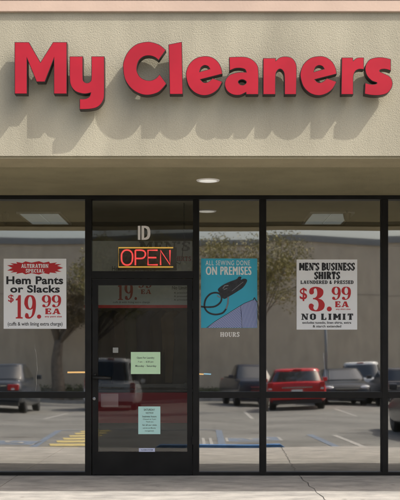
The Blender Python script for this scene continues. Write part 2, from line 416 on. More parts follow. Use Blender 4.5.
DIG = {
 '9': [smooth_path([(.72, .62, c), (.5, .55), (.2, .62), (.02, .85), (0, 1.02), (.06, 1.25), (.25, 1.42), (.5, 1.45), (.78, 1.40), (.95, 1.2), (1.0, .95), (.98, .6), (.85, .25), (.6, .05), (.35, 0), (.12, .05), (.05, .18), (.12, .33), (.27, .34), (.36, .24), (.40, .12), (.52, .12), (.64, .26)]), ell(.5, 1.0, .19, .37)],
 '3': [smooth_path([(.05, 1.15), (.12, 1.35), (.4, 1.45), (.7, 1.4), (.9, 1.25), (.9, 1.0), (.75, .82), (.6, .76, c), (.85, .66), (1, .42), (.93, .15), (.7, .02), (.42, 0), (.15, .07), (.02, .25), (.06, .42), (.2, .46), (.33, .36), (.3, .2), (.4, .08), (.52, .1), (.6, .25), (.62, .45), (.55, .62), (.4, .7), (.28, .71, c), (.28, .79, c), (.4, .8), (.52, .92), (.54, 1.12), (.5, 1.3), (.42, 1.36), (.33, 1.28), (.34, 1.1), (.24, 1.0), (.1, 1.02)])],
 '1': [[(0, 1.2), (.16, 1.26), (.30, 1.45), (.54, 1.45), (.54, .10), (.74, .07), (.74, 0), (0, 0), (0, .07), (.2, .10), (.2, 1.13), (0, 1.12)]],
 '.': [ell(0, 0, 1, 1, 16)],
}

# ------------------------------------------------------------------ world, sun, camera
SUN = Vector((.242, -.135, .339)).normalized()       # towards the sun
elev = math.asin(SUN.z); az = math.atan2(SUN.x, SUN.y)
w = bpy.data.worlds.new('World'); sc.world = w; w.use_nodes = True
nt = w.node_tree; bg = nt.nodes['Background']
sky = nt.nodes.new('ShaderNodeTexSky'); sky.sky_type = 'NISHITA'; sky.sun_disc = False
sky.sun_elevation = elev; sky.sun_rotation = az
sky.air_density = 1.0; sky.dust_density = 6.0; sky.ozone_density = 1.0
nt.links.new(sky.outputs[0], bg.inputs[0]); bg.inputs[1].default_value = 0.15
sl = bpy.data.lights.new('sun', 'SUN'); sl.energy = 2.55; sl.angle = R(.53); sl.color = (1, .955, .88)
so = link(bpy.data.objects.new('sun', sl)); so.rotation_euler = SUN.to_track_quat('Z', 'Y').to_euler()
so.location = (20, -20, 30)
cam = bpy.data.cameras.new('camera'); co = link(bpy.data.objects.new('camera', cam))
co.location = (0, -CD, CZ); co.rotation_euler = (R(90), 0, 0)
cam.sensor_fit = 'VERTICAL'; cam.sensor_height = 36; cam.lens = 36 * F / 500; cam.shift_y = (HY - 250) / 500
cam.clip_start = .1; cam.clip_end = 6000
sc.camera = co
sc.view_settings.view_transform = 'Standard'; sc.view_settings.look = 'None'
sc.view_settings.exposure = 0.66; sc.view_settings.gamma = 1
sc.render.engine = 'CYCLES'
sc.cycles.max_bounces = 10; sc.cycles.diffuse_bounces = 5; sc.cycles.transparent_max_bounces = 16
sc.cycles.use_denoising = True

# ------------------------------------------------------------------ ground
bm = bmesh.new()
ys = (1500, -4.2, -42.2, -1500); rows = [[bm.verts.new((x, y, lot_z(y))) for x in (-1500, 1500)] for y in ys]
for A, B_ in zip(rows, rows[1:]): bm.faces.new([A[0], B_[0], B_[1], A[1]])
tag(obj('parking_lot', bm, M['asphalt']), kind='structure')
bm = bmesh.new()
for x0, x1 in ((-14, -7.9), (-7.89, -4.9), (-4.89, -1.92), (-1.91, 4.0), (4.01, 7.0), (7.01, 14)):
    box(bm, x0, x1, -4.2, -.03, LOT - .2, 0)
pv = tag(obj('pavement', bm, M['concrete']), kind='structure')
# old crack that wanders beside the joint
bm = bmesh.new(); pts = []; x = 1.04
for k in range(26):
    y = -.06 - k * .165
    pts.append((1.035 + .06 * (k / 12) + .012 * math.sin(k * 1.9) + random.uniform(-.008, .008), y, .004))
for a, b in zip(pts, pts[1:]):
    h = random.uniform(.0018, .0042)
    va = [bm.verts.new((a[0] - h, a[1], .003)), bm.verts.new((a[0] + h, a[1], .003)), bm.verts.new((b[0] + h, b[1], .003)), bm.verts.new((b[0] - h, b[1], .003))]
    bm.faces.new(va)
tag(obj('pavement_crack', bm, mat('crack dirt', (.05, .047, .042), .95)), kind='structure')

def marking(name, m, polys):
    bm = bmesh.new()
    for i, q in enumerate(polys):
        bm.faces.new([bm.verts.new((x, y, lot_z(y) + .004 + .0007 * (i % 3))) for x, y in q])
    for f in bm.faces:
        f.normal_update()
        if f.normal.z < 0: f.normal_flip()
    tag(obj(name, bm, m, recalc=False), kind='structure')
def rline(x0, y0, x1, y1, wd=.1):
    d = Vector((x1 - x0, y1 - y0)).normalized(); n = Vector((-d.y, d.x)) * wd / 2
    return [(x0 + n.x, y0 + n.y), (x1 + n.x, y1 + n.y), (x1 - n.x, y1 - n.y), (x0 - n.x, y0 - n.y)]
def refl(u, v):              # where a mirrored pixel lies on the lot (used for measuring only)
    Zr = 8.0
    for _ in range(30):
        z = lot_z(-Zr)
        Zr = .5 * Zr + .5 * ((CZ - z) * F - CD * (v - HY)) / ((v - HY) - 11.2)
    return ((u - 200) * (CD + Zr) / F, -Zr)
hatch = []
for k in range(7):
    y = -5.3 - k * .95
    hatch.append(rline(-2.42, y - .15, -1.85, y - .24, .62))
marking('access_aisle_hatching', M['yellow_paint'], hatch)
marking('aisle_ladder_lines', M['white_paint'], [rline(x, -5.0, x - .02, -8.6, .05) for x in (-.05, .08, .20)])
blue = [rline(-2.55, -4.7, -2.9, -11.6, .12), rline(.34, -4.7, .38, -11.6, .12), rline(-2.9, -11.66, .38, -11.66, .12)]
a = refl(347, 453); b = refl(309, 435); blue.append(rline(*a, *b, .12))
marking('blue_stall_lines', M['blue_paint'], blue)
a = refl(377, 453); b = refl(333, 436)
white = [rline(*a, *b, .10)]
for k in range(-6, 8):
    if k in (0, 1): continue
    white.append(rline(3.1 + 2.75 * k if k > 1 else 2.75 * k, -15.8, 3.1 + 2.75 * k if k > 1 else 2.75 * k, -16.6, .1))
for k in range(-8, 9): white.append(rline(1.4 + 2.75 * k, -18.2, 1.4 + 2.75 * k, -23.6, .1))
marking('white_stall_lines', M['white_paint'], white)
# wheelchair emblem painted in the stall (blue square, white figure)
def emblem(cx, cy, q_=.72):
    bm = bmesh.new()
    bm.faces.new([bm.verts.new((cx + x, cy + y, lot_z(cy + y) + .004)) for x, y in [(a_ * q_, b_ * q_) for a_, b_ in ((-.62, -.75), (.62, -.75), (.62, .75), (-.62, .75))]])
    tag(obj('stall_emblem_square', bm, M['blue_paint']), kind='structure')
    polys = []
    for k in range(20):
        a0 = R(-200 + k * 13); a1 = R(-200 + (k + 1) * 13)
        polys.append([(0 + r * math.cos(t), 0 + .12 - r * math.sin(t) * 1.0) for r, t in ((.30, a0), (.30, a1), (.38, a1), (.38, a0))])
    polys.append([(0 - .1 + .1 * math.cos(t), 0 - .55 + .1 * math.sin(t)) for t in [2 * math.pi * k / 12 for k in range(12)]])
    polys += [rline(0 - .1, 0 - .42, 0 - .02, 0 + .05, .1), rline(0 - .02, 0 + .05, 0 + .25, 0 + .05, .09), rline(0 + .25, 0 + .05, 0 + .38, 0 + .42, .09)]
    polys = [[(cx + a_ * q_, cy + b_ * q_) for a_, b_ in q] for q in polys]
    bm = bmesh.new()
    for i, q in enumerate(polys):
        bm.faces.new([bm.verts.new((x, y, lot_z(y) + .009 + .0006 * (i % 4))) for x, y in q])
    for f in bm.faces:
        f.normal_update()
        if f.normal.z < 0: f.normal_flip()
    tag(obj('stall_emblem_figure', bm, M['white_paint'], recalc=False), kind='structure')
    fr = [[(cx + a_ * q_, cy + b_ * q_) for a_, b_ in q] for q in (rline(-.66, -.80, .66, -.80, .07), rline(-.66, .80, .66, .80, .07), rline(-.66, -.76, -.66, .76, .07), rline(.66, -.76, .66, .76, .07))]
    marking('stall_emblem_border', M['white_paint'], fr)
ex, ey = refl(253, 438.5); emblem(ex, ey)
ex, ey = refl(8, 443); emblem(ex, ey)

# wheel stop: long concrete block with sloped sides, painted blue
bm = bmesh.new()
prof = [(-.12, 0), (.12, 0), (.09, .13), (-.09, .13)]
L_ = [(-.92, .7), (-.86, 1), (.86, 1), (.92, .7)]
rings = [[bm.verts.new((x, yy, zz * (k if zz > 0 else 1))) for yy, zz in prof] for x, k in L_]
for A, B in zip(rings, rings[1:]):
    for k in range(4): bm.faces.new([A[k], A[(k + 1) % 4], B[(k + 1) % 4], B[k]])
bm.faces.new(rings[0]); bm.faces.new(rings[-1])
ws = obj('wheel_stop', bm, mat('blue block paint', (.08, .24, .55), .6, var=.2, scale=8))
ws.location = (.30, -4.45, LOT)
tag(ws, 'blue painted concrete wheel stop at the edge of the pavement', 'wheel stop')

# ------------------------------------------------------------------ the shop building
B = thing('shop_building', 'tan stucco shop front with dark framed windows under a deep overhang', 'building')
ZF, ZS = 2.9016, 2.937        # underside of the fascia, soffit
XW = 9.0
FY = -2.60
bm = bmesh.new()
box(bm, -XW, XW, FY, FY + .44, ZF + .001, 4.12)
obj('fascia_wall', bm, M['stucco'], B)
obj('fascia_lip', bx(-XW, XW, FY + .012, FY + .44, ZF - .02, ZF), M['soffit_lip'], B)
# cornice: two courses with a groove
bm = bmesh.new()
box(bm, -XW - .03, XW + .03, FY - .028, FY + .40, 4.085, 4.178)
box(bm, -XW - .015, XW + .015, FY - .012, FY + .39, 4.178, 4.184)
box(bm, -XW - .034, XW + .034, FY - .034, FY + .40, 4.184, 4.42)
bmesh.ops.bevel(bm, geom=bm.edges[:], offset=.004, segments=1, affect='EDGES')
obj('cornice', bm, M['cornice'], B)
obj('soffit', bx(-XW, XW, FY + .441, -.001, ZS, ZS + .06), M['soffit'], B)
bm = bmesh.new(); box(bm, -XW, XW, FY + .441, 9, 3.3, 3.5)
obj('roof', bm, mat('roofing', (.3, .3, .3), .9), B)
bm = bmesh.new()     # outside walls either side of the glazing and the shell
XL = P(-36, 0).x; XR = P(509, 0).x
box(bm, -XW, XL, 0, .2, -.05, 3.3); box(bm, XR, XW, 0, .2, -.05, 3.3)
box(bm, XL, XR, 0.0, .2, ZS + .061, 3.3)
box(bm, -XW, -XW + .2, .2, 9, -.05, 3.3); box(bm, XW - .2, XW, .2, 9, -.05, 3.3); box(bm, -XW, XW, 9, 9.2, -.05, 3.5)
obj('outer_wall', bm, M['stucco'], B)
obj('end_pier', bx(-XW, -XW + .5, FY + .441, -.001, -.05, ZS - .001), M['stucco'], B); obj('end_pier', bx(XW - .5, XW, FY + .441, -.001, -.05, ZS - .001), M['stucco'], B)
obj('interior_floor', bx(-XW + .2, XW - .2, -.03, 9, -.12, 0), M['room_floor'], B)
obj('interior_ceiling', bx(-XW + .2, XW - .2, .201, 9, ZS + .005, ZS + .06), M['room_ceiling'], B)
bm = bmesh.new(); box(bm, -4.2, 6, 5.6, 5.7, 0, ZS); box(bm, -4.3, -4.2, .2, 5.7, 0, ZS); box(bm, 6, 6.1, .2, 5.7, 0, ZS)
obj('interior_wall', bm, M['room_wall'], B)

FR0, FR1 = -.058, .058
HEAD0, HEAD1 = 196.0, 200.0
SILL0, SILL1 = 471.5, 475.2
def bar(name, u0, u1, v0, v1, parent, y0=FR0, y1=FR1, m='bronze', bevel=.003):
    a = P(u0, v1); b = P(u1, v0)
    return obj(name, bx(a.x, b.x, y0, y1, a.z, b.z, bevel), M[m], parent)
TILT = .0049
def pane(name, u0, u1, v0, v1, parent, m, tilt=TILT, turn=0.0, amp=.00036, seed=0, y=.004):
    a = P(u0, v1); b = P(u1, v0); nx, nz = 22, 26
    cx, cz = (a.x + b.x) / 2, (a.z + b.z) / 2
    rnd = random.Random(seed); ph = [rnd.uniform(0, 6.28) for _ in range(6)]
    def off(x, z):
        return amp * (math.sin(2.1 * x + ph[0]) * math.sin(1.7 * z + ph[1]) * 2.2 + .35 * math.sin(6.5 * x + ph[2] + 1.1 * z) + .22 * math.sin(7.5 * z + ph[3] - 2.2 * x)) + (z - cz) * tilt + (x - cx) * turn
    bm = bmesh.new()
    for side, dy in ((0, -.003), (1, .003)):
        g = [[bm.verts.new((a.x + (b.x - a.x) * i / nx, y + dy + off(a.x + (b.x - a.x) * i / nx, a.z + (b.z - a.z) * j / nz), a.z + (b.z - a.z) * j / nz)) for j in range(nz + 1)] for i in range(nx + 1)]
        for i in range(nx):
            for j in range(nz):
                q = [g[i][j], g[i + 1][j], g[i + 1][j + 1], g[i][j + 1]]
                bm.faces.new(q if side == 0 else q[::-1])
        if side == 0: g0 = g
    def rim(A, B_):
        for k in range(len(A) - 1): bm.faces.new([A[k], A[k + 1], B_[k + 1], B_[k]])
    o = obj(name, bm, m, parent, smooth=True, recalc=False)
    return o
bar('head_rail', -36, 509, HEAD0, HEAD1, B, bevel=.002)
for nm, u0, u1 in (('mullion', -36, -30), ('mullion', 86, 92), ('mullion', 193, 198.6), ('mullion', 260, 265.5), ('mullion', 381.3, 387), ('mullion', 503, 509)):
    bar(nm, u0, u1, HEAD1, 475.2, B)
MID = (391.6, 397.8)
wins = []
def window(u0, u1, label, seed, t1=TILT, t2=TILT, turn=0):
    wo = bpy.data.objects.new('window', None); link(wo, B); wo['label'] = label
    bar('mid_rail', u0, u1, MID[0], MID[1], wo)
    bar('sill_rail', u0, u1, SILL0, SILL1, wo, bevel=.002)
    pane('pane', u0 - .3, u1 + .3, HEAD1 - .3, MID[0] + .3, wo, M['glass'], t1, turn, seed=seed)
    pane('pane', u0 - .3, u1 + .3, MID[1] - .3, SILL0 + .3, wo, M['glass'], t2, turn, seed=seed + 50)
    # thin gasket on each side of the glass
    for a0, a1, b0, b1 in ((u0, u0 + .7, HEAD1, MID[0]), (u1 - .7, u1, HEAD1, MID[0]), (u0, u0 + .7, MID[1], SILL0), (u1 - .7, u1, MID[1], SILL0)):
        bm = bmesh.new(); pbox(bm, a0, a1, b0, b1, -.03, -.012); obj('gasket', bm, M['black_plastic'], wo)
    return wo
wl = window(-30, 86, 'left display window with the trouser price poster', 3)
rq = random.Random(2); bm = bmesh.new(); u_ = 34.6; pp = []
for k in range(30):
    pp.append(P(u_ + 2.6 * math.sin(math.pi * min(k / 14, 1) * .5) * (1 if k < 15 else 1 - (k - 15) / 15 * .5) + rq.uniform(-.35, .35), 345 + k * 1.58, 0) + Vector((0, -.0045, 0)))
tube(bm, pp, [rq.choice((.0008, .0016, .0024)) for _ in pp], 5)
obj('glass_crack', bm, mat('crack edge', (.42, .40, .36), .5), wl)
window(198.6, 260, 'narrow window right of the door with the blue poster', 5)
window(265.5, 381.3, 'window with the shirt price poster', 9)
window(387, 503, 'rightmost window without a poster', 12)

# door opening: transom and door
bar('transom_rail', 92, 193, 271.5, 278.6, B)
tw = bpy.data.objects.new('transom_window', None); link(tw, B)
pane('pane', 91.7, 193.3, HEAD1 - .3, 271.8, tw, M['transom_glass'], .0030, 0, seed=21)
D = bpy.data.objects.new('door', None); link(D, B); D['label'] = 'dark framed glass door with paper notices'
bm = bmesh.new()
pbox(bm, 92.7, 98.2, 279.3, 474.2, -.045, .02); pbox(bm, 187.2, 192.4, 279.3, 474.2, -.045, .02)
pbox(bm, 98.2, 187.2, 279.3, 285.3, -.0445, .0195); pbox(bm, 98.2, 187.2, 451.6, 474.2, -.0445, .0195)
obj('door_frame', bm, M['bronze'], D)
bm = bmesh.new(); pbox(bm, 92.2, 192.8, 474.6, 475.6, -.09, .05)
obj('threshold', bm, M['steel'], D)
pane('door_pane', 97.9, 187.5, 285, 452, D, M['door_glass'], .006, .0, seed=31, y=-.012)
bm = bmesh.new()
tube(bm, [P(95.6, 374.5, 0) + Vector((0, -.045, 0)), P(95.6, 374.5, 0) + Vector((0, -.10, 0))], .012, 10)
a = P(95.6, 374.5) + Vector((0, -.09, 0)); b_ = P(111, 376) + Vector((0, -.095, 0))
tube(bm, [P(94.2, 377.2) + Vector((0, -.095, 0)), P(104, 377.6) + Vector((0, -.1, 0)), P(111.5, 378) + Vector((0, -.088, 0))], [.020, .017, .013], 10)
obj('pull_handle', bm, M['black_plastic'], D, smooth=True)
bm = bmesh.new(); pbox(bm, 98.4, 187, 384.2, 387.6, .045, .085); pbox(bm, 98.6, 101, 383, 389, .02, .05); pbox(bm, 184.6, 186.8, 383, 389, .02, .05)
obj('push_bar', bm, M['black_plastic'], D)
lk = disc_lathe([(.004, -.012), (.016, -.010), (.018, 0)], 16); o = obj('lock', lk, M['steel'], D); o.location = P(94.7, 398.5) + Vector((0, -.045, 0))
for v in (305, 440):
    bm = bmesh.new(); pbox(bm, 192.0, 193.6, v - 4, v + 4, -.062, -.045); obj('hinge', bm, M['bronze'], D)

# ------------------------------------------------------------------ ceiling fixtures
def lamp(cx, cy, wd, ln, label):
    t = thing('ceiling_light', label, 'ceiling light', (cx, cy, ZS + .004), 0, 'troffer lights in the shop ceiling')
    bm = bmesh.new(); e = .03
    for q in ((-wd / 2, -wd / 2 + e, -ln / 2, ln / 2), (wd / 2 - e, wd / 2, -ln / 2, ln / 2), (-wd / 2 + e, wd / 2 - e, -ln / 2, -ln / 2 + e), (-wd / 2 + e, wd / 2 - e, ln / 2 - e, ln / 2)):
        box(bm, *q, -.022, 0)
    obj('frame', bm, M['vinyl'], t)
    bm = bmesh.new(); box(bm, -wd / 2 + e, -.008, -ln / 2 + e, ln / 2 - e, -.012, -.001); box(bm, .008, wd / 2 - e, -ln / 2 + e, ln / 2 - e, -.012, -.001)
    obj('diffuser', bm, M['diffuser'], t)
def ceil_at(u, v): Z = (ZS - CZ) * F / (HY - v); return (u - 200) * Z / F, Z - CD
for u, lb in ((45, 'rectangular ceiling light above the trouser poster window'), (327, 'rectangular ceiling light above the shirt poster window')):
    x0, y0 = ceil_at(u, 218); lamp(x0, y0, .52, 1.15, lb)
for u, v, lb in ((5, 212, 'small dark ceiling spotlight near the left edge'), (347, 211, 'small dark ceiling spotlight by the right ceiling light')):
    x0, y0 = ceil_at(u, v)
    bm = disc_lathe([(.012, 0), (.012, -.03), (.05, -.031), (.035, -.10), (.018, -.12), (.012, -.15)], 16, 'z')
    o = obj('ceiling_spotlight', bm, M['black_plastic'], None, smooth=False); o.location = (x0, y0, ZS + .004)
    tag(o, lb, 'ceiling fixture', 'small ceiling spotlights')
t = thing('soffit_downlight', 'round recessed downlight in the overhang above the door', 'downlight', (.077, -1.09, ZS))
bm = disc_lathe([(.085, -.004), (.105, -.012), (.112, -.004), (.112, .0)], 32, 'z')
obj('trim_ring', bm, M['vinyl'], t)
obj('lens', disc_lathe([(.02, -.017), (.07, -.0145), (.086, -.0115)], 32, 'z'), M['lamp_lens'], t, smooth=True)

# ------------------------------------------------------------------ channel letter sign
def rg(pts, ox, oy, s): return [((p[0] / s + ox), (p[1] / s + oy)) + tuple(p[2:]) for p in pts]
G = []
G.append(('M', [rg([(18, 48, c), (76, 48, c), (122, 128, c), (172, 48, c), (228, 48, c), (228, 256, c), (175, 256, c), (175, 118, c), (140, 208, c), (106, 208, c), (69, 118, c), (69, 256, c), (18, 256, c)], 10, 30, 4)]))
G.append(('y', [rg([(238, 105, c), (292, 105, c), (292, 188), (296, 205), (308, 211), (321, 205), (325, 188), (325, 105, c), (378, 105, c), (378, 245), (373, 282), (352, 308), (318, 317), (278, 318, c), (278, 275, c), (302, 274), (317, 266), (322, 252, c), (296, 256), (262, 246), (243, 222), (238, 188)], 10, 30, 4)]))
G.append(('C', [rg([(240, 70, c), (210, 45), (172, 31), (138, 29), (90, 42), (50, 78), (28, 125), (25, 165), (35, 218), (65, 262), (108, 289), (152, 296), (198, 284), (224, 262), (243, 238, c), (208, 190, c), (190, 210), (165, 221), (138, 219), (112, 205), (97, 180), (95, 155), (105, 124), (128, 104), (155, 99), (182, 106), (203, 122, c)], 118, 36, 5)]))
G.append(('l', [rg([(252, 42, c), (320, 28, c), (325, 292, c), (258, 292, c)], 118, 36, 5)]))
E_ = [[(213, 140, c), (207, 110), (190, 78), (160, 56), (124, 50), (80, 60), (46, 90), (30, 130), (32, 166), (46, 205), (76, 235), (116, 248), (156, 241), (190, 217), (213, 178, c), (163, 160, c), (142, 178), (120, 182), (104, 168, c)], [(99, 128, c), (106, 108), (122, 98), (139, 102), (148, 114, c)]]
G.append(('e', [rg(q, 180, 46, 5) for q in E_]))
G.append(('a', [rg([(245, 55, c), (312, 53), (352, 62), (384, 90), (393, 130), (393, 243, c), (330, 243, c), (329, 233, c), (300, 246), (265, 244), (236, 226), (223, 195), (229, 166), (250, 143), (290, 131), (330, 130, c), (324, 118), (305, 112), (276, 113), (247, 125, c)], 180, 46, 5), rg([(292, 180), (300, 171), (315, 169), (329, 177), (329, 186), (317, 194), (301, 192)], 180, 46, 5)]))
G.append(('n', [rg([(40, 60, c), (105, 60, c), (105, 72, c), (126, 56), (158, 52), (188, 62), (206, 90), (209, 130), (207, 243, c), (147, 243, c), (146, 150), (139, 125), (125, 116), (111, 125), (104, 150), (103, 243, c), (40, 243, c)], 255, 46, 5)]))
G.append(('e', [rg(q, 294.3, 46, 5) for q in E_]))
G.append(('r', [rg([(108, 57, c), (165, 57, c), (167, 72, c), (180, 61), (196, 57), (220, 57, c), (220, 118, c), (196, 117), (177, 127), (168, 152), (167, 190), (167, 243, c), (105, 243, c)], 320, 46, 5)]))
G.append(('s', [rg([(355, 65, c), (355, 125, c), (328, 117), (306, 118), (299, 126), (320, 137), (350, 153), (363, 181), (358, 211), (336, 237), (300, 247), (260, 247), (222, 240, c), (225, 183, c), (250, 190), (274, 190), (283, 184), (258, 174), (235, 150), (225, 120), (230, 90), (250, 66), (285, 56), (320, 57)], 320, 46, 5)]))
S = thing('wall_sign', 'red channel letters reading My Cleaners on the tan stucco fascia', 'sign', (0, FY, 3.6))
YF = FY - .135
for ch, loops in G:
    lp = []
    for q in loops:
        sp = smooth_path(q, 6)
        lp.append([(P(u, v, YF).x, P(u, v, YF).z - 3.6) for u, v in sp])
    me = curve_mesh('letter', lp, extrude=.041, offset=0.0); stand(me)
    for v in me.vertices: v.co.y += -.05 - .041
    me.materials.append(M['return'])
    o = link(bpy.data.objects.new('letter', me), S); o['label'] = 'letter ' + ch
    # inset face
    me = curve_mesh('face', lp, extrude=.002, offset=-.0045); stand(me)
    for v in me.vertices: v.co.y += -.1335
    me.materials.append(M['red_face'])
    f = link(bpy.data.objects.new('face', me), o)
    # mounting studs between letter and wall
    def inside(x, z):
        hit = False
        for q in lp:
            for (x0, z0), (x1, z1) in zip(q, q[1:] + q[:1]):
                if (z0 > z) != (z1 > z) and x < (x1 - x0) * (z - z0) / (z1 - z0) + x0: hit = not hit
        return hit
    xs = [p[0] for p in lp[0]]; zs = [p[1] for p in lp[0]]
    rs = random.Random(3)
    for f0, f1 in ((.62, .92), (.08, .38)):
        for _ in range(400):
            x = rs.uniform(min(xs), max(xs)); z = min(zs) + (max(zs) - min(zs)) * rs.uniform(f0, f1)
            if all(inside(x + a_, z + b_) for a_, b_ in ((0, 0), (.018, 0), (-.018, 0), (0, .018), (0, -.018))):
                bm = bmesh.new(); tube(bm, [(x, .0, z), (x, -.051, z)], .005, 6)
                obj('stud', bm, M['return'], o); break

# ------------------------------------------------------------------ posters and decals on the glass
YP = -.012
def sheet(name, u0, v0, u1, v1, m, parent, y=YP, th=.0008):
    a = P(u0, v1); b = P(u1, v0)
    return obj(name, bx(a.x, b.x, y, y + th, a.z, b.z), m, parent)
def poster_root(name, label, cat, u, v): return thing(name, label, cat, tuple(P(u, v, YP)))
def keep(o):       # geometry is in world coordinates; put it under its root without moving it
    o.matrix_parent_inverse = Matrix.Translation(-o.parent.location); return o
YI = YP - .0016

t = poster_root('price_poster', 'white poster for hemming pants or slacks at $19.99 in the left window', 'poster', 35, 328.8)
keep(sheet('paper', 3.9, 258.8, 66.5, 328.8, M['paper'], t))
k_ = Ink(YI)
n = 34; pts = []
for i in range(n):
    an = 2 * math.pi * i / n; r = 1.0 if i % 2 == 0 else .80
    ex = 28.2 * (r if abs(math.cos(an)) > .55 else (r * .5 + .45)); ey = 6.7 * (1.0 if i % 2 == 0 else .78)
    cx_ = math.copysign(abs(math.cos(an)) ** .8, math.cos(an)); sy_ = math.copysign(abs(math.sin(an)) ** .55, math.sin(an))
    pts.append((35.2 + ex * cx_, 268 + ey * sy_))
k_.poly(pts)
keep(k_.build('red_starburst', M['redink'], t))
k_ = Ink(YI - .0012)
k_.slab('ALTERATION', 21.5, 264.2, 48.5, 267.9, w=.30, thin=.17); k_.slab('SPECIAL', 26, 269.2, 44.5, 272.7, w=.30, thin=.17)
keep(k_.build('white_lettering', M['paper'], t))
k_ = Ink(YI)
k_.text('Hem Pants', 6.6, 276.4, 63.4, 284.4, .032, 1.04); k_.text('or Slacks', 10.5, 285.2, 60, 292.8, .032, 1.04)
keep(k_.build('headline', M['ink'], t))
k_ = Ink(YI)
k_.text('(cuffs & with lining extra charge)', 8, 322, 62.7, 326.8, .012)
keep(k_.build('fine_print', M['ink'], t))
k_ = Ink(YI)
k_.text('$', 8.4, 294.6, 14, 303, .012)
k_.shape(DIG['1'], 16, 295.2, 23, 318.6); k_.shape(DIG['9'], 24.5, 295.2, 36.2, 318.8); k_.shape(DIG['.'], 37.2, 314.6, 41.4, 318.8)
k_.shape(DIG['9'], 42, 295.2, 51.2, 307.4); k_.shape(DIG['9'], 51.9, 295.2, 61.3, 307.4)
k_.slab('EA', 45.5, 308.6, 60.4, 314.2, w=.30, thin=.15)
k_.text('any pant size', 45, 315.7, 62, 317.9, .02)
keep(k_.build('red_price', M['redink'], t))

t = poster_root('price_poster', "white poster for men's business shirts at $3.99 with no limit", 'poster', 327, 329.6)
keep(sheet('paper', 296.5, 259.6, 357, 329.6, M['paper'], t))
k_ = Ink(YI)
k_.slab("MEN'S BUSINESS", 299.3, 263, 354.4, 270.5, w=.40, thin=.19, serif=.16); k_.slab('SHIRTS', 314.4, 271.9, 339.6, 279.3, w=.42, thin=.20, serif=.17)
keep(k_.build('headline', M['ink'], t))
k_ = Ink(YI)
k_.slab('LAUNDERED & PRESSED', 300.5, 280.6, 353.3, 284, w=.30, thin=.18)
keep(k_.build('subheading', M['ink'], t))
k_ = Ink(YI)
k_.slab('NO LIMIT', 301.5, 313.7, 353, 319.9, w=.33, thin=.15, gap=.3)
keep(k_.build('limit_line', M['ink'], t))
k_ = Ink(YI)
k_.text('excludes tuxedo, linen shirts, extra', 302.2, 321.4, 351, 324.2, .02); k_.text('& starch extended', 312.6, 325.1, 341, 327.5, .02)
keep(k_.build('fine_print', M['ink'], t))
k_ = Ink(YI)
k_.text('$', 299.6, 287.8, 307, 301.2, .014)
k_.shape(DIG['3'], 308.5, 286.8, 324.6, 311.5); k_.shape(DIG['.'], 326.6, 306.6, 331.6, 311.5)
k_.shape(DIG['9'], 331.5, 286.8, 340.5, 300); k_.shape(DIG['9'], 341.3, 286.8, 350.7, 300)
k_.slab('EA', 335, 301.5, 348.3, 307.2, w=.30, thin=.15)
k_.text('any shirt size', 335.7, 308.4, 350.3, 310.4, .02)
keep(k_.build('red_price', M['redink'], t))

t = poster_root('blue_poster', 'teal poster of a black machine and striped shirt reading ON PREMISES', 'poster', 229, 327.9)
keep(sheet('paper', 201, 258.6, 257.2, 327.9, M['teal'], t))
def z2(pts): return [(196 + x / 5.556, 255 + y / 5.556) for x, y in pts]
k_ = Ink(YI); k_.poly(z2([(62, 404), (110, 368), (165, 335), (215, 303), (246, 284), (252, 340), (254, 404)]))
sh = keep(k_.build('striped_shirt', M['stripes'], t))
k_ = Ink(YI); k_.poly(z2([(246, 284), (268, 270), (318, 250), (339, 256), (339, 404), (254, 404), (252, 340)]))
keep(k_.build('shirt_front', M['stripes_front'], t))
k_ = Ink(YI - .0009)
k_.stroke(z2([(60, 404), (110, 367), (165, 334), (215, 302), (268, 269), (318, 249)]), .5); k_.stroke(z2([(318, 249), (324, 238), (339, 262)]), .9); k_.stroke(z2([(248, 282), (252, 340), (256, 404)]), .35)
k_.poly(z2(smooth_path([(122, 190), (150, 167), (190, 148), (225, 135), (238, 121), (252, 124), (248, 138), (262, 133), (278, 134), (283, 147), (262, 180), (225, 206), (185, 230), (160, 244), (146, 238), (138, 220), (128, 206)], 4)))
k_.stroke(z2(smooth_path([(30, 287), (62, 290), (105, 286), (135, 264), (142, 238), (132, 217), (108, 210), (80, 217), (56, 242), (47, 275), (53, 303), (75, 323), (110, 331), (148, 322), (168, 298)], 4, False)), 1.7)
keep(k_.build('machine_drawing', M['device'], t))
k_ = Ink(YI - .0022)
k_.stroke(z2([(168, 298), (177, 270), (179, 235)]), 1.5); k_.stroke(z2([(150, 185), (160, 172), (178, 170)]), 1.0); k_.stroke(z2([(155, 192), (172, 186)]), .8); k_.stroke(z2([(200, 200), (262, 150)]), .5); k_.stroke(z2([(118, 226), (132, 236)]), 1)
keep(k_.build('machine_highlights', M['device2'], t))
k_ = Ink(YI)
k_.text('ALL SEWING DONE', 205.6, 260.6, 250, 265.4, .004, 1.15); 
for q_ in range(4):                                   # four passes side by side make the heavy weight
    k_.y = YI - .00008 * q_; k_.text('ON PREMISES', 205.8 + q_ * .22, 266.6, 250.7 + q_ * .22, 275, 0, 1.16)

keep(k_.build('white_lettering', M['pale_print'], t))

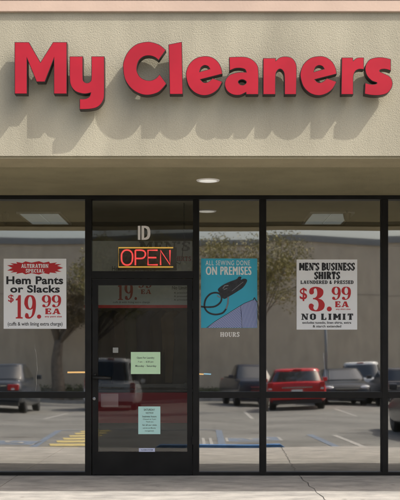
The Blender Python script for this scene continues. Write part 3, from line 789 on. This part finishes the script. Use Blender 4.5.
t = poster_root('hours_decal', 'white HOURS lettering on the glass below the teal poster', 'decal', 229.7, 336.6)
k_ = Ink(-.0055 - .004); k_.slab('HOURS', 220.3, 332.2, 239.4, 336.8, w=.26, thin=.13); keep(k_.build('lettering', M['vinyl'], t))
t = poster_root('suite_decal', 'white suite letters ID on the transom above the neon sign', 'decal', 144, 240)
k_ = Ink(-.016)
k_.poly([(138, 226), (140.4, 226), (140.4, 240), (138, 240)])
k_.shape([smooth_path([(0, 0, c), (0, 14, c), (4, 14, c), (7, 13), (8.6, 10), (8.8, 7), (8.6, 4), (7, 1), (4, 0, c)]), [(2.6, 2), (4, 2.3), (5.6, 3.6), (6.1, 7), (5.6, 10.4), (4, 11.7), (2.6, 12)]], 141.6, 226, 150.4, 240)
keep(k_.build('lettering', M['vinyl'], t))

def notice(label, u0, v0, u1, v1, m, lines):
    t = thing('paper_notice', label, 'notice', tuple(P((u0 + u1) / 2, v1, -.024)))
    keep(sheet('paper', u0, v0, u1, v1, m, t, y=-.022))
    k_ = Ink(-.0242)
    for s, a0, b0, a1, b1, bo in lines: k_.text(s, a0, b0, a1, b1, bo)
    keep(k_.build('lettering', mat('faded ink', (.12, .16, .13), .6), t))
notice('pale green paper notice taped to the upper door glass', 131, 352, 160.4, 374, M['green_paper'],
       [('Open For Laundry', 137, 356.8, 154.5, 359.2, .01), ('7 am  -  6:30 pm', 138, 361, 153.5, 363, .01), ('Monday - Saturday', 135.5, 365, 156.5, 367.4, .01)])
notice('pale blue-green paper notice low on the door glass', 138.4, 406.4, 160.4, 434, M['blue_paper'],
       [('SATURDAY', 144, 408.6, 155, 410.6, .015), ('NOTICE', 146, 412, 153.5, 413.6, .012), ('business hours', 142.5, 415.4, 156.5, 417.2, .012), ('Closed at 3 pm', 143, 418.4, 156, 420, .008), ('Thank you', 146, 421, 153.5, 422.6, .008), ('for all our visits', 142.5, 424, 156.8, 425.6, .008), ('and see you Monday', 143, 427.2, 156, 428.8, .005), ('management', 145, 430.2, 154, 431.6, .005)])
t = thing('door_sticker', 'small bluish white sticker at the bottom edge of the door glass', 'sticker', tuple(P(147, 451, -.02)))
keep(sheet('paper', 139, 448, 155, 451.6, mat('sticker', (.62, .66, .85), .4), t, y=-.021))
k_ = Ink(-.0232); k_.text('ALARM SYSTEM', 141, 449, 153, 450.4, .01); keep(k_.build('lettering', M['blue_paint'], t))
t = thing('door_sticker', 'tiny white sticker high on the left of the door glass', 'sticker', tuple(P(115, 353, -.02)))
keep(sheet('paper', 113, 347.6, 118.4, 352.8, mat('sticker grey', (.30, .31, .29), .4), t, y=-.021))

# ------------------------------------------------------------------ neon OPEN sign behind the transom
YN = .07
t = thing('neon_sign', 'lit red neon OPEN sign with a yellow border inside the transom', 'neon sign', tuple(P(147, 269, YN)))
bm = bmesh.new(); pbox(bm, 117.3, 176.4, 246.4, 269.6, YN + .02, YN + .05)
keep(obj('backing', bm, M['black_plastic'], t))
def neon(name, paths, m, r=.0085):
    bm = bmesh.new()
    for pth, closed in paths: tube(bm, [P(u, v, YN) for u, v in pth], r, 8, closed)
    return keep(obj(name, bm, m, t, smooth=True))
neon('tube_letter', [(smooth_path([(127, 250), (124, 250.8), (121.9, 253.5), (121.5, 257.5), (122, 261.6), (124.2, 264.3), (127, 265), (130, 264.3), (132, 261.6), (132.6, 257.5), (132.2, 253.5), (130, 250.8)], 3), True)], M['neon_red'])['label'] = 'neon letter O'
neon('tube_letter', [([(135.4, 265.2), (135.4, 250.2)], False), (smooth_path([(135.4, 250.2, c), (141.6, 250.2), (144.6, 251.6), (145.4, 254.2), (144.4, 257), (141.6, 258.4), (135.4, 258.4, c)], 3, False), False)], M['neon_red'])['label'] = 'neon letter P'
neon('tube_letter', [([(157.6, 250.2), (148, 250.2), (148, 264.8), (157.8, 264.8)], False), ([(148, 257.6), (156.4, 257.6)], False)], M['neon_red'])['label'] = 'neon letter E'
neon('tube_letter', [([(160.6, 265), (160.6, 250.4), (170, 264.6), (170, 250)], False)], M['neon_red'])['label'] = 'neon letter N'
neon('border_tube', [([(173.2, 247.7), (118.6, 247.7), (118.6, 267), (173.2, 267)], False)], M['neon_yellow'], .0068)
bm = bmesh.new(); tube(bm, [P(176, 262, YN + .03), P(180, 264, YN + .05), P(182, 258, YN + .09), P(184, 240, YN + .14), P(184, 203, YN + .16)], .004, 6)
keep(obj('power_cord', bm, M['black_plastic'], t))

# ------------------------------------------------------------------ inside the shop
YB = .55
def PB(u, v): return P(u, v, YB)
t = thing('hanging_banner', 'white banner with a red lower edge hanging inside behind the door', 'banner', tuple(PB(140, 308)))
a = PB(84, 305); b_ = PB(192, 241)
keep(obj('cloth', bx(a.x, b_.x, YB, YB + .004, a.z, b_.z), mat('banner white', (.46, .49, .48), .7, var=.03), t))
a = PB(84, 308); b_ = PB(192, 305)
keep(obj('red_edge', bx(a.x, b_.x, YB - .001, YB + .005, a.z, b_.z), M['redink'], t))
class Ink2(Ink): pass
def banner_print(name, m, fn, y):
    k = Ink(y); fn(k); o = k.build(name, m, t)
    s = (CD + YB) / CD                      # the print was measured on the glass plane: bring it to the banner's size
    for v in o.data.vertices:
        v.co.x *= s; v.co.z = CZ + (v.co.z - CZ) * s
    keep(o)
def f1(k):
    k.shape(DIG['1'], 118, 283, 123, 300); k.shape(DIG['9'], 124.5, 283, 133, 300); k.shape(DIG['.'], 134.5, 297, 137, 300)
    k.shape(DIG['9'], 138, 279, 144.5, 288); k.shape(DIG['9'], 145.5, 279, 152, 288); k.slab('EA', 141, 289.5, 151, 294)
    k.slab('SHIRTS', 172, 256.5, 191, 261)
def f2(k):
    k.text('Hem Pants or Slacks', 112, 266, 156, 271, .02); k.text('cuffs & with lining extra charge', 113, 301.2, 150, 303.8, .012)
    k.slab("MEN'S", 140, 241.5, 190, 251); k.text('No Limit', 172, 286, 187, 289.5, .02)
    for v in (292, 295.5, 299): k.text('& pressed', 174, v, 187, v + 2, .015)
banner_print('red_print', mat('faded red print', (.30, .05, .05), .6), f1, YB - .003); banner_print('black_print', mat('faded black print', (.13, .14, .14), .6), f2, YB - .003)

t = thing('service_counter', 'long low red fronted counter inside behind the door', 'counter', (-.6, 1.6, 0))
sY = 1.5
def PX(u): return (u - 200) * (CD + sY) / F
za = CZ + (HY - 392.5) * (CD + sY) / F; zb = CZ + (HY - 423) * (CD + sY) / F
obj('front_panel', bx(-.62, .50, -.1, -.06, zb, za), M['counter_red'], t)
obj('plinth', bx(-.60, .48, -.02, .5, 0, zb - .002), mat('plinth', (.05, .05, .052), .6), t)
obj('carcass', bx(-.62, .50, -.058, .5, zb, za), M['counter_top'], t)
obj('countertop', bx(-.64, .52, -.12, .52, za + .002, za + .035, .006), M['counter_top'], t)
o = sheet('counter_notice', 100.5, 393.8, 118, 407, mat('notice grey', (.42, .22, .22), .6), None, y=.05)
tag(o, 'faded pinkish notice inside the door glass at lower left', 'notice')
# garment rail with hanging clothes
rail = thing('garment_rail', 'metal garment rail at the back of the shop behind the door', 'clothes rail', (-.8, 3.2, 0))
bm = bmesh.new(); tube(bm, [(-.68, 0, 1.95), (.78, 0, 1.95)], .016, 8)
for x in (-.63, .73): tube(bm, [(x, 0, 0), (x, 0, 1.95)], .018, 8); tube(bm, [(x, -.3, .02), (x, .3, .02)], .018, 8)
obj('frame', bm, M['steel'], rail)
gcols = [('dark grey', (.05, .05, .055)), ('black', (.015, .015, .016)), ('brown', (.09, .06, .04)), ('olive', (.07, .08, .05)), ('navy', (.02, .03, .07)), ('charcoal', (.03, .03, .032)), ('tan', (.22, .16, .10)), ('grey', (.12, .12, .12))]
for i, (nm, cl) in enumerate(gcols):
    g = thing('hanging_garment', nm + ' garment on the rail inside, number %d' % i, 'garment', (-1.33 + i * .165, 3.2, 1.95), R(20 + 14 * (i % 3)), 'garments hanging on the rail')
    g['label'] = nm + ' garment hanging from the rail behind the door'
    bm = bmesh.new(); nn = 9
    rows = []
    for j, (z, wx, wy) in enumerate(((-.09, .03, .03), (-.13, .14, .05), (-.2, .22, .07), (-.5, .20, .08), (-.8, .21, .09), (-1.05 - .05 * (i % 3), .23, .10))):
        rows.append([bm.verts.new((wx * math.cos(q) * (1 + .06 * math.sin(5 * q + j)), wy * math.sin(q) * (1 + .25 * math.sin(6 * q + i)), z)) for q in [2 * math.pi * k / 24 for k in range(24)]])
    for A, B_ in zip(rows, rows[1:]):
        for k in range(24): bm.faces.new([A[k], A[(k + 1) % 24], B_[(k + 1) % 24], B_[k]])
    bm.faces.new(rows[-1])
    obj('cloth', bm, mat('cloth ' + nm, cl, .9, var=.2, scale=6), g, smooth=True)
    bm = bmesh.new(); tube(bm, [(0, 0, -.12), (0, 0, -.04), (.02, 0, -.02), (.025, 0, .01), (0, 0, .025), (-.02, 0, .012)], .003, 6)
    obj('hanger_hook', bm, M['steel'], g)
# two lit tubes inside
o = bmesh.new(); tube(o, [P(67.5, 372.4, .25), P(91, 372.2, .25)], .009, 8)
t = obj('neon_tube', o, M['neon_orange'], None, smooth=True); tag(t, 'thin glowing orange tube inside left of the door handle', 'neon tube')
t = thing('neon_tube', 'short glowing yellow and blue tube inside right of the door', 'neon tube', tuple(P(203, 374, .25)))
for a0, a1, mm, nm in ((194, 203.6, 'neon_orange', 'orange_section'), (203.7, 211, 'neon_blue', 'blue_section')):
    o = bmesh.new(); tube(o, [P(a0, 373.8, .25), P(a1, 374.2, .25)], .007, 8); keep(obj(nm, o, M[mm], t, smooth=True))

# ------------------------------------------------------------------ across the parking lot (seen mirrored in the glass)
WY = -40.0
W = thing('warehouse_building', 'long tan windowless building across the car park mirrored in the glass', 'building', (0, WY, lot_z(WY)))
WH = 7.10
obj('wall', bx(-38, 38, -16, 0, 0, WH), M['warehouse'], W)
obj('coping', bx(-38.1, 38.1, -16.1, .1, WH + .001, WH + .28), M['coping'], W)
bm = bmesh.new()
box(bm, -38, 38, .001, .012, 4.75, 4.79)
obj('wall_joint', bm, mat('joint', (.42, .36, .28), .9), W)
obj('base_band', bx(-38, 38, .001, .03, 0, .5), mat('base band', (.30, .26, .21), .9, var=.1), W)
pl = bx(-30, 30, -38.9, -37.2, lot_z(-38) - .1, lot_z(-38) + .13)
tag(obj('planting_strip_kerb', pl, M['concrete']), kind='structure')

def leaf_mat(name, c1, c2):
    m = bpy.data.materials.new(name); m.use_nodes = True
    nt = m.node_tree; b = nt.nodes['Principled BSDF']; N = nt.nodes.new; L = nt.links.new
    g = N('ShaderNodeNewGeometry'); r = N('ShaderNodeValToRGB')
    r.color_ramp.elements[0].color = (*c1, 1); r.color_ramp.elements[1].color = (*c2, 1)
    L(g.outputs['Random Per Island'], r.inputs['Fac']); L(r.outputs['Color'], b.inputs['Base Color'])
    b.inputs['Roughness'].default_value = .6
    return m
def tree(label, base, trunk_r, fork, crown, n, lmat, leaf=.10, lean=(0, 0), seed=1, limbs=9, group='trees in the car park'):
    rnd = random.Random(seed)
    t = thing('tree', label, 'tree', (base[0], base[1], lot_z(base[1])), 0, group)
    (cx, cy, cz), (rx, ry, rz) = crown
    bm = bmesh.new(); tp = [(lean[0] * k * k, lean[1] * k * k, fork * k) for k in [i / 6 for i in range(7)]]
    tube(bm, [(x + .04 * math.sin(3 * z), y, z) for x, y, z in tp], [trunk_r * (1.25 - .5 * i / 6) for i in range(7)], 10)
    top = Vector(tp[-1]); clumps = []
    for i in range(limbs):
        a = 2 * math.pi * i / limbs + rnd.uniform(-.3, .3); e = rnd.uniform(-.2, 1.0)
        end = Vector((cx + rx * .8 * math.cos(a) * math.cos(e), cy + ry * .8 * math.sin(a) * math.cos(e), cz + rz * .8 * math.sin(e)))
        st = top - Vector((0, 0, rnd.uniform(0, .35) * fork * .4)); mid = (st + end) / 2 + Vector((rnd.uniform(-.15, .15), rnd.uniform(-.15, .15), .18))
        tube(bm, [st, mid, end], [trunk_r * .42, trunk_r * .25, .012], 6)
        clumps.append((end, .55)); clumps.append((mid, .4))
        for j in range(3):
            e2 = mid + (end - mid) * rnd.uniform(.1, .9) + Vector((rnd.uniform(-1, 1) * rx * .35, rnd.uniform(-1, 1) * ry * .35, rnd.uniform(-.6, .8) * rz * .4))
            tube(bm, [mid + (end - mid) * .3, e2], [trunk_r * .14, .006], 5); clumps.append((e2, .42))
    obj('trunk', bm, M['bark'], t, smooth=True)
    bm = bmesh.new()
    for i in range(n):
        c_, s_ = rnd.choice(clumps); sc_ = s_ * (rx + rz) * .30
        d = Vector((rnd.gauss(0, 1), rnd.gauss(0, 1), rnd.gauss(0, .8))).normalized() * sc_ * rnd.random() ** .5
        p = c_ + d; q = (rnd.random() - .5, rnd.random() - .5, rnd.random() - .3)
        nrm = Vector(q).normalized(); sd = nrm.orthogonal().normalized(); sd.rotate(Matrix.Rotation(rnd.uniform(0, 6.28), 3, nrm)); up = nrm.cross(sd)
        l = leaf * rnd.uniform(.7, 1.35)
        vs = [bm.verts.new(p + sd * a_ * l + up * b_ * l + nrm * c2 * l) for a_, b_, c2 in ((-.5, 0, 0), (0, -.24, .06), (.5, 0, -.05), (0, .24, .06))]
        bm.faces.new(vs)
    obj('crown', bm, lmat, t, recalc=False)
    return t
LM1 = leaf_mat('olive leaves', (.10, .10, .03), (.42, .35, .10))
LM2 = leaf_mat('dark leaves', (.08, .075, .035), (.24, .17, .09))
LM3 = leaf_mat('shrub leaves', (.04, .06, .02), (.10, .13, .05))
LM4 = leaf_mat('reddish leaves', (.09, .04, .025), (.16, .09, .05))
x_, y_ = refl(262, 400); 
tree('sparse olive leaved tree mirrored right of the teal poster', (1.99, -23.0), .055, 3.0, ((-.45, 0, 4.1), (2.1, 1.5, 1.9)), 8500, LM1, .085, lean=(-.02, 0), seed=4, limbs=14)
tree('dark broad tree mirrored in the left window beside the poster', (-6.15, -37.8), .24, 2.6, ((.35, 0, 4.5), (1.9, 1.5, 1.7)), 11000, LM2, .12, seed=8, limbs=10)
tree('tall olive tree mirrored in the transom above the door', (-4.45, -34.5), .13, 2.8, ((1.9, 0, 5.3), (2.4, 1.8, 1.9)), 9000, LM1, .11, seed=15, limbs=11)
def shrub(label, x, y, rx, h, seed, lm):
    rnd = random.Random(seed); t = thing('shrub', label, 'shrub', (x, y, lot_z(y) + .13), 0, 'shrubs along the far wall')
    bm = bmesh.new()
    for i in range(6): tube(bm, [(rnd.uniform(-.1, .1), 0, 0), (rnd.uniform(-rx, rx) * .7, rnd.uniform(-.3, .3), h * .8)], [.015, .005], 5)
    obj('stem', bm, M['bark'], t)
    bm = bmesh.new()
    for i in range(700):
        p = Vector((rnd.gauss(0, .5) * rx, rnd.gauss(0, .25), h * (.15 + .85 * rnd.random() * (1 - .3 * rnd.random()))))
        nrm = Vector((rnd.random() - .5, rnd.random() - .5, rnd.random())).normalized(); sd = nrm.orthogonal().normalized(); sd.rotate(Matrix.Rotation(rnd.uniform(0, 6.28), 3, nrm)); up = nrm.cross(sd); l = .11
        bm.faces.new([bm.verts.new(p + sd * a_ * l + up * b_ * l) for a_, b_ in ((-.5, 0), (0, -.25), (.5, 0), (0, .25))])
    obj('foliage', bm, lm, t, recalc=False)
for i, (x, rx, h, lm) in enumerate(((-7.4, .9, .55, LM3), (-5.6, 1.0, .6, LM3), (-3.9, .8, .7, LM4), (.3, .9, .45, LM3), (1.5, .8, .4, LM3))):
    shrub(['low green shrub left of the dark tree trunk', 'low green shrub right of the dark tree trunk', 'small reddish shrub near the grey van', 'low green shrub mirrored below the teal poster', 'low green shrub mirrored behind the dark truck'][i], x, -38.05, rx, h, 40 + i, lm)
# lamp post
t = thing('lamp_post', 'thin grey lamp post mirrored behind the shirt poster', 'lamp post', (4.55, -30.0, lot_z(-30)))
bm = bmesh.new(); tube(bm, [(0, 0, 0), (0, 0, 4.3)], [.065, .05], 12); obj('pole', bm, M['galv'], t, smooth=True)
obj('base', bx(-.14, .14, -.14, .14, 0, .06, .02), M['galv'], t); obj('lamp_head', bx(-.12, .12, -.3, .3, 4.3, 4.42, .03), M['trim'], t)

# ------------------------------------------------------------------ vehicles
def car(name, label, cat, loc, rz, col, L=4.6, Wd=1.8, H=1.45, style='sedan', belt=.95, antenna=False):
    """nose points to +x before turning"""
    t = thing(name, label, cat, (loc[0], loc[1], lot_z(loc[1])), rz, 'vehicles in the car park')
    t.rotation_euler = (Matrix.Rotation(math.atan(SLOPE), 3, 'X') @ Matrix.Rotation(rz, 3, 'Z')).to_euler()
    pm = paint('paint ' + name, col)
    hw = Wd / 2
    zb = .22
    if style == 'sedan':   st = [(-.5, .62, .80, .80), (-.485, .40, .93, .90), (-.40, .28, .98, .96), (-.2, zb, 1.0, .98), (0, zb, 1.0, .98), (.2, zb, .98, .98), (.36, zb + .02, .90, .97), (.45, .30, .82, .92), (.488, .36, .70, .84), (.5, .45, .60, .76)]
    elif style == 'coupe': st = [(-.5, .55, .78, .80), (-.485, .36, .93, .92), (-.40, .26, 1.0, .98), (-.2, zb, 1.0, 1.0), (0, zb, .99, .98), (.2, zb, .95, .98), (.36, zb, .86, .97), (.45, .28, .76, .92), (.488, .34, .64, .82), (.5, .42, .56, .74)]
    elif style == 'truck': st = [(-.5, .55, 1.0, .92), (-.495, .45, 1.02, .97), (-.40, .38, 1.03, .99), (-.2, .36, 1.03, 1.0), (0, .36, 1.03, 1.0), (.2, .36, 1.03, 1.0), (.36, .36, 1.01, .99), (.45, .40, .98, .95), (.488, .45, .92, .90), (.5, .5, .82, .86)]
    else:                  st = [(-.5, .55, .95, .84), (-.49, .36, 1.0, .94), (-.40, .28, 1.03, .98), (-.2, .26, 1.03, 1.0), (0, .26, 1.03, 1.0), (.2, .26, 1.01, 1.0), (.36, .28, .95, .98), (.45, .32, .87, .93), (.488, .38, .76, .86), (.5, .46, .66, .78)]
    bm = bmesh.new(); rows = []
    for fx, zlo, zt, fw in st:
        x = fx * L; w_ = hw * fw * 1.035; zlo -= .07; zt = zt * belt
        prof = [(.0, zlo), (.86 * w_, zlo), (.97 * w_, zlo + .10 * (zt - zlo)), (w_, zlo + .42 * (zt - zlo)), (.985 * w_, zlo + .68 * (zt - zlo)), (.93 * w_, zlo + .92 * (zt - zlo)), (.80 * w_, zt), (.4 * w_, zt + .015), (0, zt + .022)]
        ring = [(-a, b) for a, b in prof[:0:-1]][:-0 or None]
        full = prof + [(-a, b) for a, b in prof[-2:0:-1]]
        rows.append([bm.verts.new((x, a, b)) for a, b in full])
    n_ = len(rows[0])
    for A, B_ in zip(rows, rows[1:]):
        for k in range(n_): bm.faces.new([A[k], A[(k + 1) % n_], B_[(k + 1) % n_], B_[k]])
    bm.faces.new(rows[0]); bm.faces.new(rows[-1][::-1])
    bo = obj('body', bm, pm, t, smooth=True)
    md = bo.modifiers.new('sub', 'SUBSURF'); md.levels = 1; md.render_levels = 1
    # cabin: four stations
    zB = belt * 1.0 - .02
    if style == 'sedan':   xs = (-.36, -.22, .06, .24)
    elif style == 'coupe': xs = (-.38, -.16, .04, .22)
    elif style == 'truck': xs = (-.06, -.03, .16, .28)
    elif style == 'van':   xs = (-.485, -.45, .16, .34)
    else:                  xs = (-.48, -.41, .10, .27)
    xa, xb, xc, xd = [q * L for q in xs]; wB, wT = hw * .93, hw * .74; zr = H
    NE = 5.0
    def ext(v):                                        # rear x, front x, half width and height at level v of the cabin
        k = v ** 1.15
        return xa + (xb - xa) * v, xd + (xc - xd) * v, wB + (wT - wB) * k, zB + (zr - .05 - zB) * v
    bm = bmesh.new(); rings = []
    levels = [(v, 1.0, 0.0) for v in (-.15, 0, .25, .5, .75, .9, 1.0)] + [(1.0, .965, .022), (1.0, .90, .038), (1.0, .75, .05), (1.0, .45, .058), (1.0, .12, .06)]
    for v, sh, up in levels:
        x0, x1, b_, z = ext(max(v, 0)); cx, a_ = (x0 + x1) / 2, (x1 - x0) / 2
        if v < 0: z -= .08
        rg_ = []
        for k in range(40):
            q = 2 * math.pi * k / 40; cq, sq = math.cos(q), math.sin(q)
            rg_.append(bm.verts.new((cx + sh * a_ * math.copysign(abs(cq) ** (2 / NE), cq), sh * b_ * math.copysign(abs(sq) ** (2 / NE), sq), z + up)))
        rings.append(rg_)
    for A, B_ in zip(rings, rings[1:]):
        for k in range(40): bm.faces.new([A[k], A[(k + 1) % 40], B_[(k + 1) % 40], B_[k]])
    bm.faces.new(rings[-1])
    obj('cabin', bm, pm, t, smooth=True)
    def end_pane(nm, sgn, s_, v0, v1):
        bm = bmesh.new(); g = []
        for iv in range(7):
            v = v0 + (v1 - v0) * iv / 6; x0, x1, b_, z = ext(v); cx, a_ = (x0 + x1) / 2, (x1 - x0) / 2; row = []
            for k in range(15):
                u = s_ * (2 * k / 14 - 1) * (1 - .04 * (abs(iv - 3) > 2))
                row.append(bm.verts.new((cx + sgn * (a_ * (1 - abs(u) ** NE) ** (1 / NE) + .008), u * b_, z + .004)))
            g.append(row)
        for A, B_ in zip(g, g[1:]):
            for k in range(14): bm.faces.new([A[k], A[k + 1], B_[k + 1], B_[k]])
        obj(nm, bm, M['car_glass'], t, smooth=True)
    end_pane('rear_window', -1, .86, .10, .88); end_pane('windscreen', 1, .89, .06, .93)
    spans = ((-.74, -.06), (.0, .78)) if style in ('sedan', 'coupe', 'truck') else ((-.86, -.42), (-.36, .16), (.22, .78))
    for sd in (-1, 1):
        for s0, s1 in spans:
            bm = bmesh.new(); g = []
            for iv in range(6):
                v = .12 + .74 * iv / 5; x0, x1, b_, z = ext(v); cx, a_ = (x0 + x1) / 2, (x1 - x0) / 2
                g.append([bm.verts.new((cx + (s0 + (s1 - s0) * k / 8) * a_, sd * (b_ * (1 - abs(s0 + (s1 - s0) * k / 8) ** NE) ** (1 / NE) + .008), z)) for k in range(9)])
            for A, B_ in zip(g, g[1:]):
                for k in range(8): bm.faces.new([A[k], A[k + 1], B_[k + 1], B_[k]])
            obj('side_window', bm, M['car_glass'], t, smooth=True)
    # wheels
    rw = .33 if style in ('sedan', 'coupe', 'wagon') else .37
    for fx in (-.31, .32):
        for s in (-1, 1):
            wh = bpy.data.objects.new('wheel', None); link(wh, t, (fx * L, s * (hw - .15), rw))
            ty = disc_lathe([(rw * .62, -.11), (rw * .93, -.11), (rw, -.07), (rw, .07), (rw * .93, .11), (rw * .62, .11)], 24)
            obj('tyre', ty, M['rubber'], wh)
            rm = bmesh.new(); nsp = 5
            rb = disc_lathe([(.03, s * .10), (.07, s * .112), (.08, s * .09)], 16)
            o = obj('rim', disc_lathe([(.05, s * .108), (rw * .2, s * .104), (rw * .5, s * .085), (rw * .60, s * .112), (rw * .64, s * .105), (rw * .64, s * .06)], 20), M['rim'], wh)
            rb.free(); rm.free()
            bm = bmesh.new()
            tube(bm, [((rw + .035) * math.cos(a), s * .075, (rw + .035) * math.sin(a)) for a in [math.pi * k / 12 for k in range(13)]], .028, 6)
            obj('arch', bm, M['trim'], wh)
    zt = belt
    if style == 'truck':
        bm = bmesh.new(); box(bm, -.47 * L, -.08 * L, -hw * .82, hw * .82, zt * 1.03, zt * 1.03 + .035)
        obj('bed_opening', bm, M['trim'], t)
    # lamps, bumpers, plates
    for s in (-1, 1):
        y0, y1 = sorted((s * hw * .52, s * hw * .86))
        if style in ('suv', 'van', 'wagon', 'truck'):
            y0, y1 = sorted((s * hw * .74, s * hw * .93)); zl0, zl1 = zt * .66, zt * 1.0
        else: zl0, zl1 = zt * .68, zt * .86
        tl = obj('taillight', bx(-.5 * L - .022, -.455 * L, y0, y1, zl0, zl1, .03), M['tail_red'], t, smooth=False)
        ym = (y0 + y1) / 2; zm = (zl0 + zl1) / 2
        obj('reversing_lamp', bx(-.5 * L - .026, -.49 * L, ym - .05, ym + .05, zm - .075, zm - .02, .008), M['head_clear'], tl)
        zc = .70 * zt if style != 'truck' else .78 * zt
        bm = bmesh.new(); bmesh.ops.create_uvsphere(bm, u_segments=16, v_segments=10, radius=1)
        for v in bm.verts: v.co = Vector((v.co.x * .13, v.co.y * .20, v.co.z * .075 + v.co.y * s * .025))
        o = obj('headlight', bm, M['head_clear'], t, smooth=True); o.location = (.462 * L, s * hw * .66, zc)
        bm = bx(-.06, .09, *sorted((s * .0, s * .17)), -.06, .07, .03); o = obj('mirror', bm, pm, t); o.location = (xd - .25, s * hw * .95, belt + .06)
    obj('rear_valance', bx(-.5 * L - .03, -.44 * L, -hw * .84, hw * .84, .20, .335, .03), M['trim'], t)
    obj('front_valance', bx(.44 * L, .5 * L + .03, -hw * .80, hw * .80, .18, .255, .03), M['trim'], t)
    obj('rear_bumper', bx(-.5 * L - .05, -.46 * L, -hw * .9, hw * .9, .34, .54, .04), pm if style != 'truck' else M['chrome'], t)
    obj('front_bumper', bx(.47 * L, .5 * L + .05, -hw * .86, hw * .86, .26, .46, .04), pm, t)
    obj('grille', bx(.48 * L, .5 * L + .02, -hw * .42, hw * .42, .48, .62 * zt + .04, .02), M['trim'], t)
    bm = bmesh.new()
    for z in (.49, .62 * zt + .035): box(bm, .49 * L, .5 * L + .032, -hw * .46, hw * .46, z, z + .025)
    obj('grille_chrome', bm, M['chrome'], t)
    obj('tailgate_trim', bx(-.5 * L - .02, -.48 * L, -hw * .46, hw * .5, zt * .80, zt * .84), M['chrome'], t)
    obj('licence_plate', bx(-.5 * L - .03, -.48 * L, -.155, .155, zt * .60, zt * .60 + .14), M['plate'], t)
    if style in ('suv', 'van', 'wagon'):
        obj('brake_light', bx(xb - .03, xb + .03, -.12, .12, H - .06, H - .025), M['tail_red'], t)
    if antenna:
        bm = bmesh.new(); tube(bm, [(.30 * L, hw * .75, belt), (.20 * L, hw * .82, belt + 1.0)], .006, 6); obj('antenna', bm, M['chrome'], t)
    return t
TOSHOP, AWAY = R(90), R(-90)      # nose towards the shop / away from it
def at_refl(u, v): return refl(u, v)
def park(u, v_contact, turn, L):      # the end of the car nearest the shop touches the ground at that mirrored pixel
    x, y = refl(u, v_contact)
    return (x, y - L * .5 + .6)
car('parked_car', 'dark grey sedan with red tail lamps mirrored in the left window', 'car', park(-4, 413, 0, 4.7), AWAY, (.035, .042, .052), 4.7, 1.84, 1.44, 'sedan')
car('parked_car', 'red hatchback seen from behind mirrored below the shirt poster', 'car', park(299, 411, 0, 4.2), AWAY + R(4), (.55, .016, .02), 4.2, 1.78, 1.37, 'wagon', .93)
car('parked_car', 'black sedan facing the shop beside the red hatchback', 'car', (5.05, -29.6), TOSHOP, (.022, .025, .027), 4.6, 1.82, 1.37, 'sedan', antenna=True)
car('parked_car', 'white estate car behind the black sedan', 'car', (6.55, -35.0), AWAY + R(8), (.80, .80, .78), 4.4, 1.78, 1.64, 'suv')
car('pickup_truck', 'dark blue pickup truck left of the red hatchback', 'truck', park(252, 406, 0, 5.0), TOSHOP + R(-6), (.025, .03, .045), 5.0, 1.72, 1.46, 'truck')
car('parked_car', 'dark low coupe at the right edge with its wheel in the lower pane', 'car', (4.72, -9.6), AWAY, (.06, .062, .066), 4.4, 1.80, 1.24, 'coupe', .84)
car('parked_car', 'dark grey hatchback right of the black sedan', 'car', (7.15, -29.5), AWAY, (.10, .10, .105), 4.2, 1.76, 1.45, 'wagon')
car('passenger_van', 'pale grey van with a red brake lamp mirrored in the door', 'van', park(111, 408, 0, 4.9), AWAY, (.78, .79, .80), 4.9, 1.9, 1.80, 'van', 1.0)
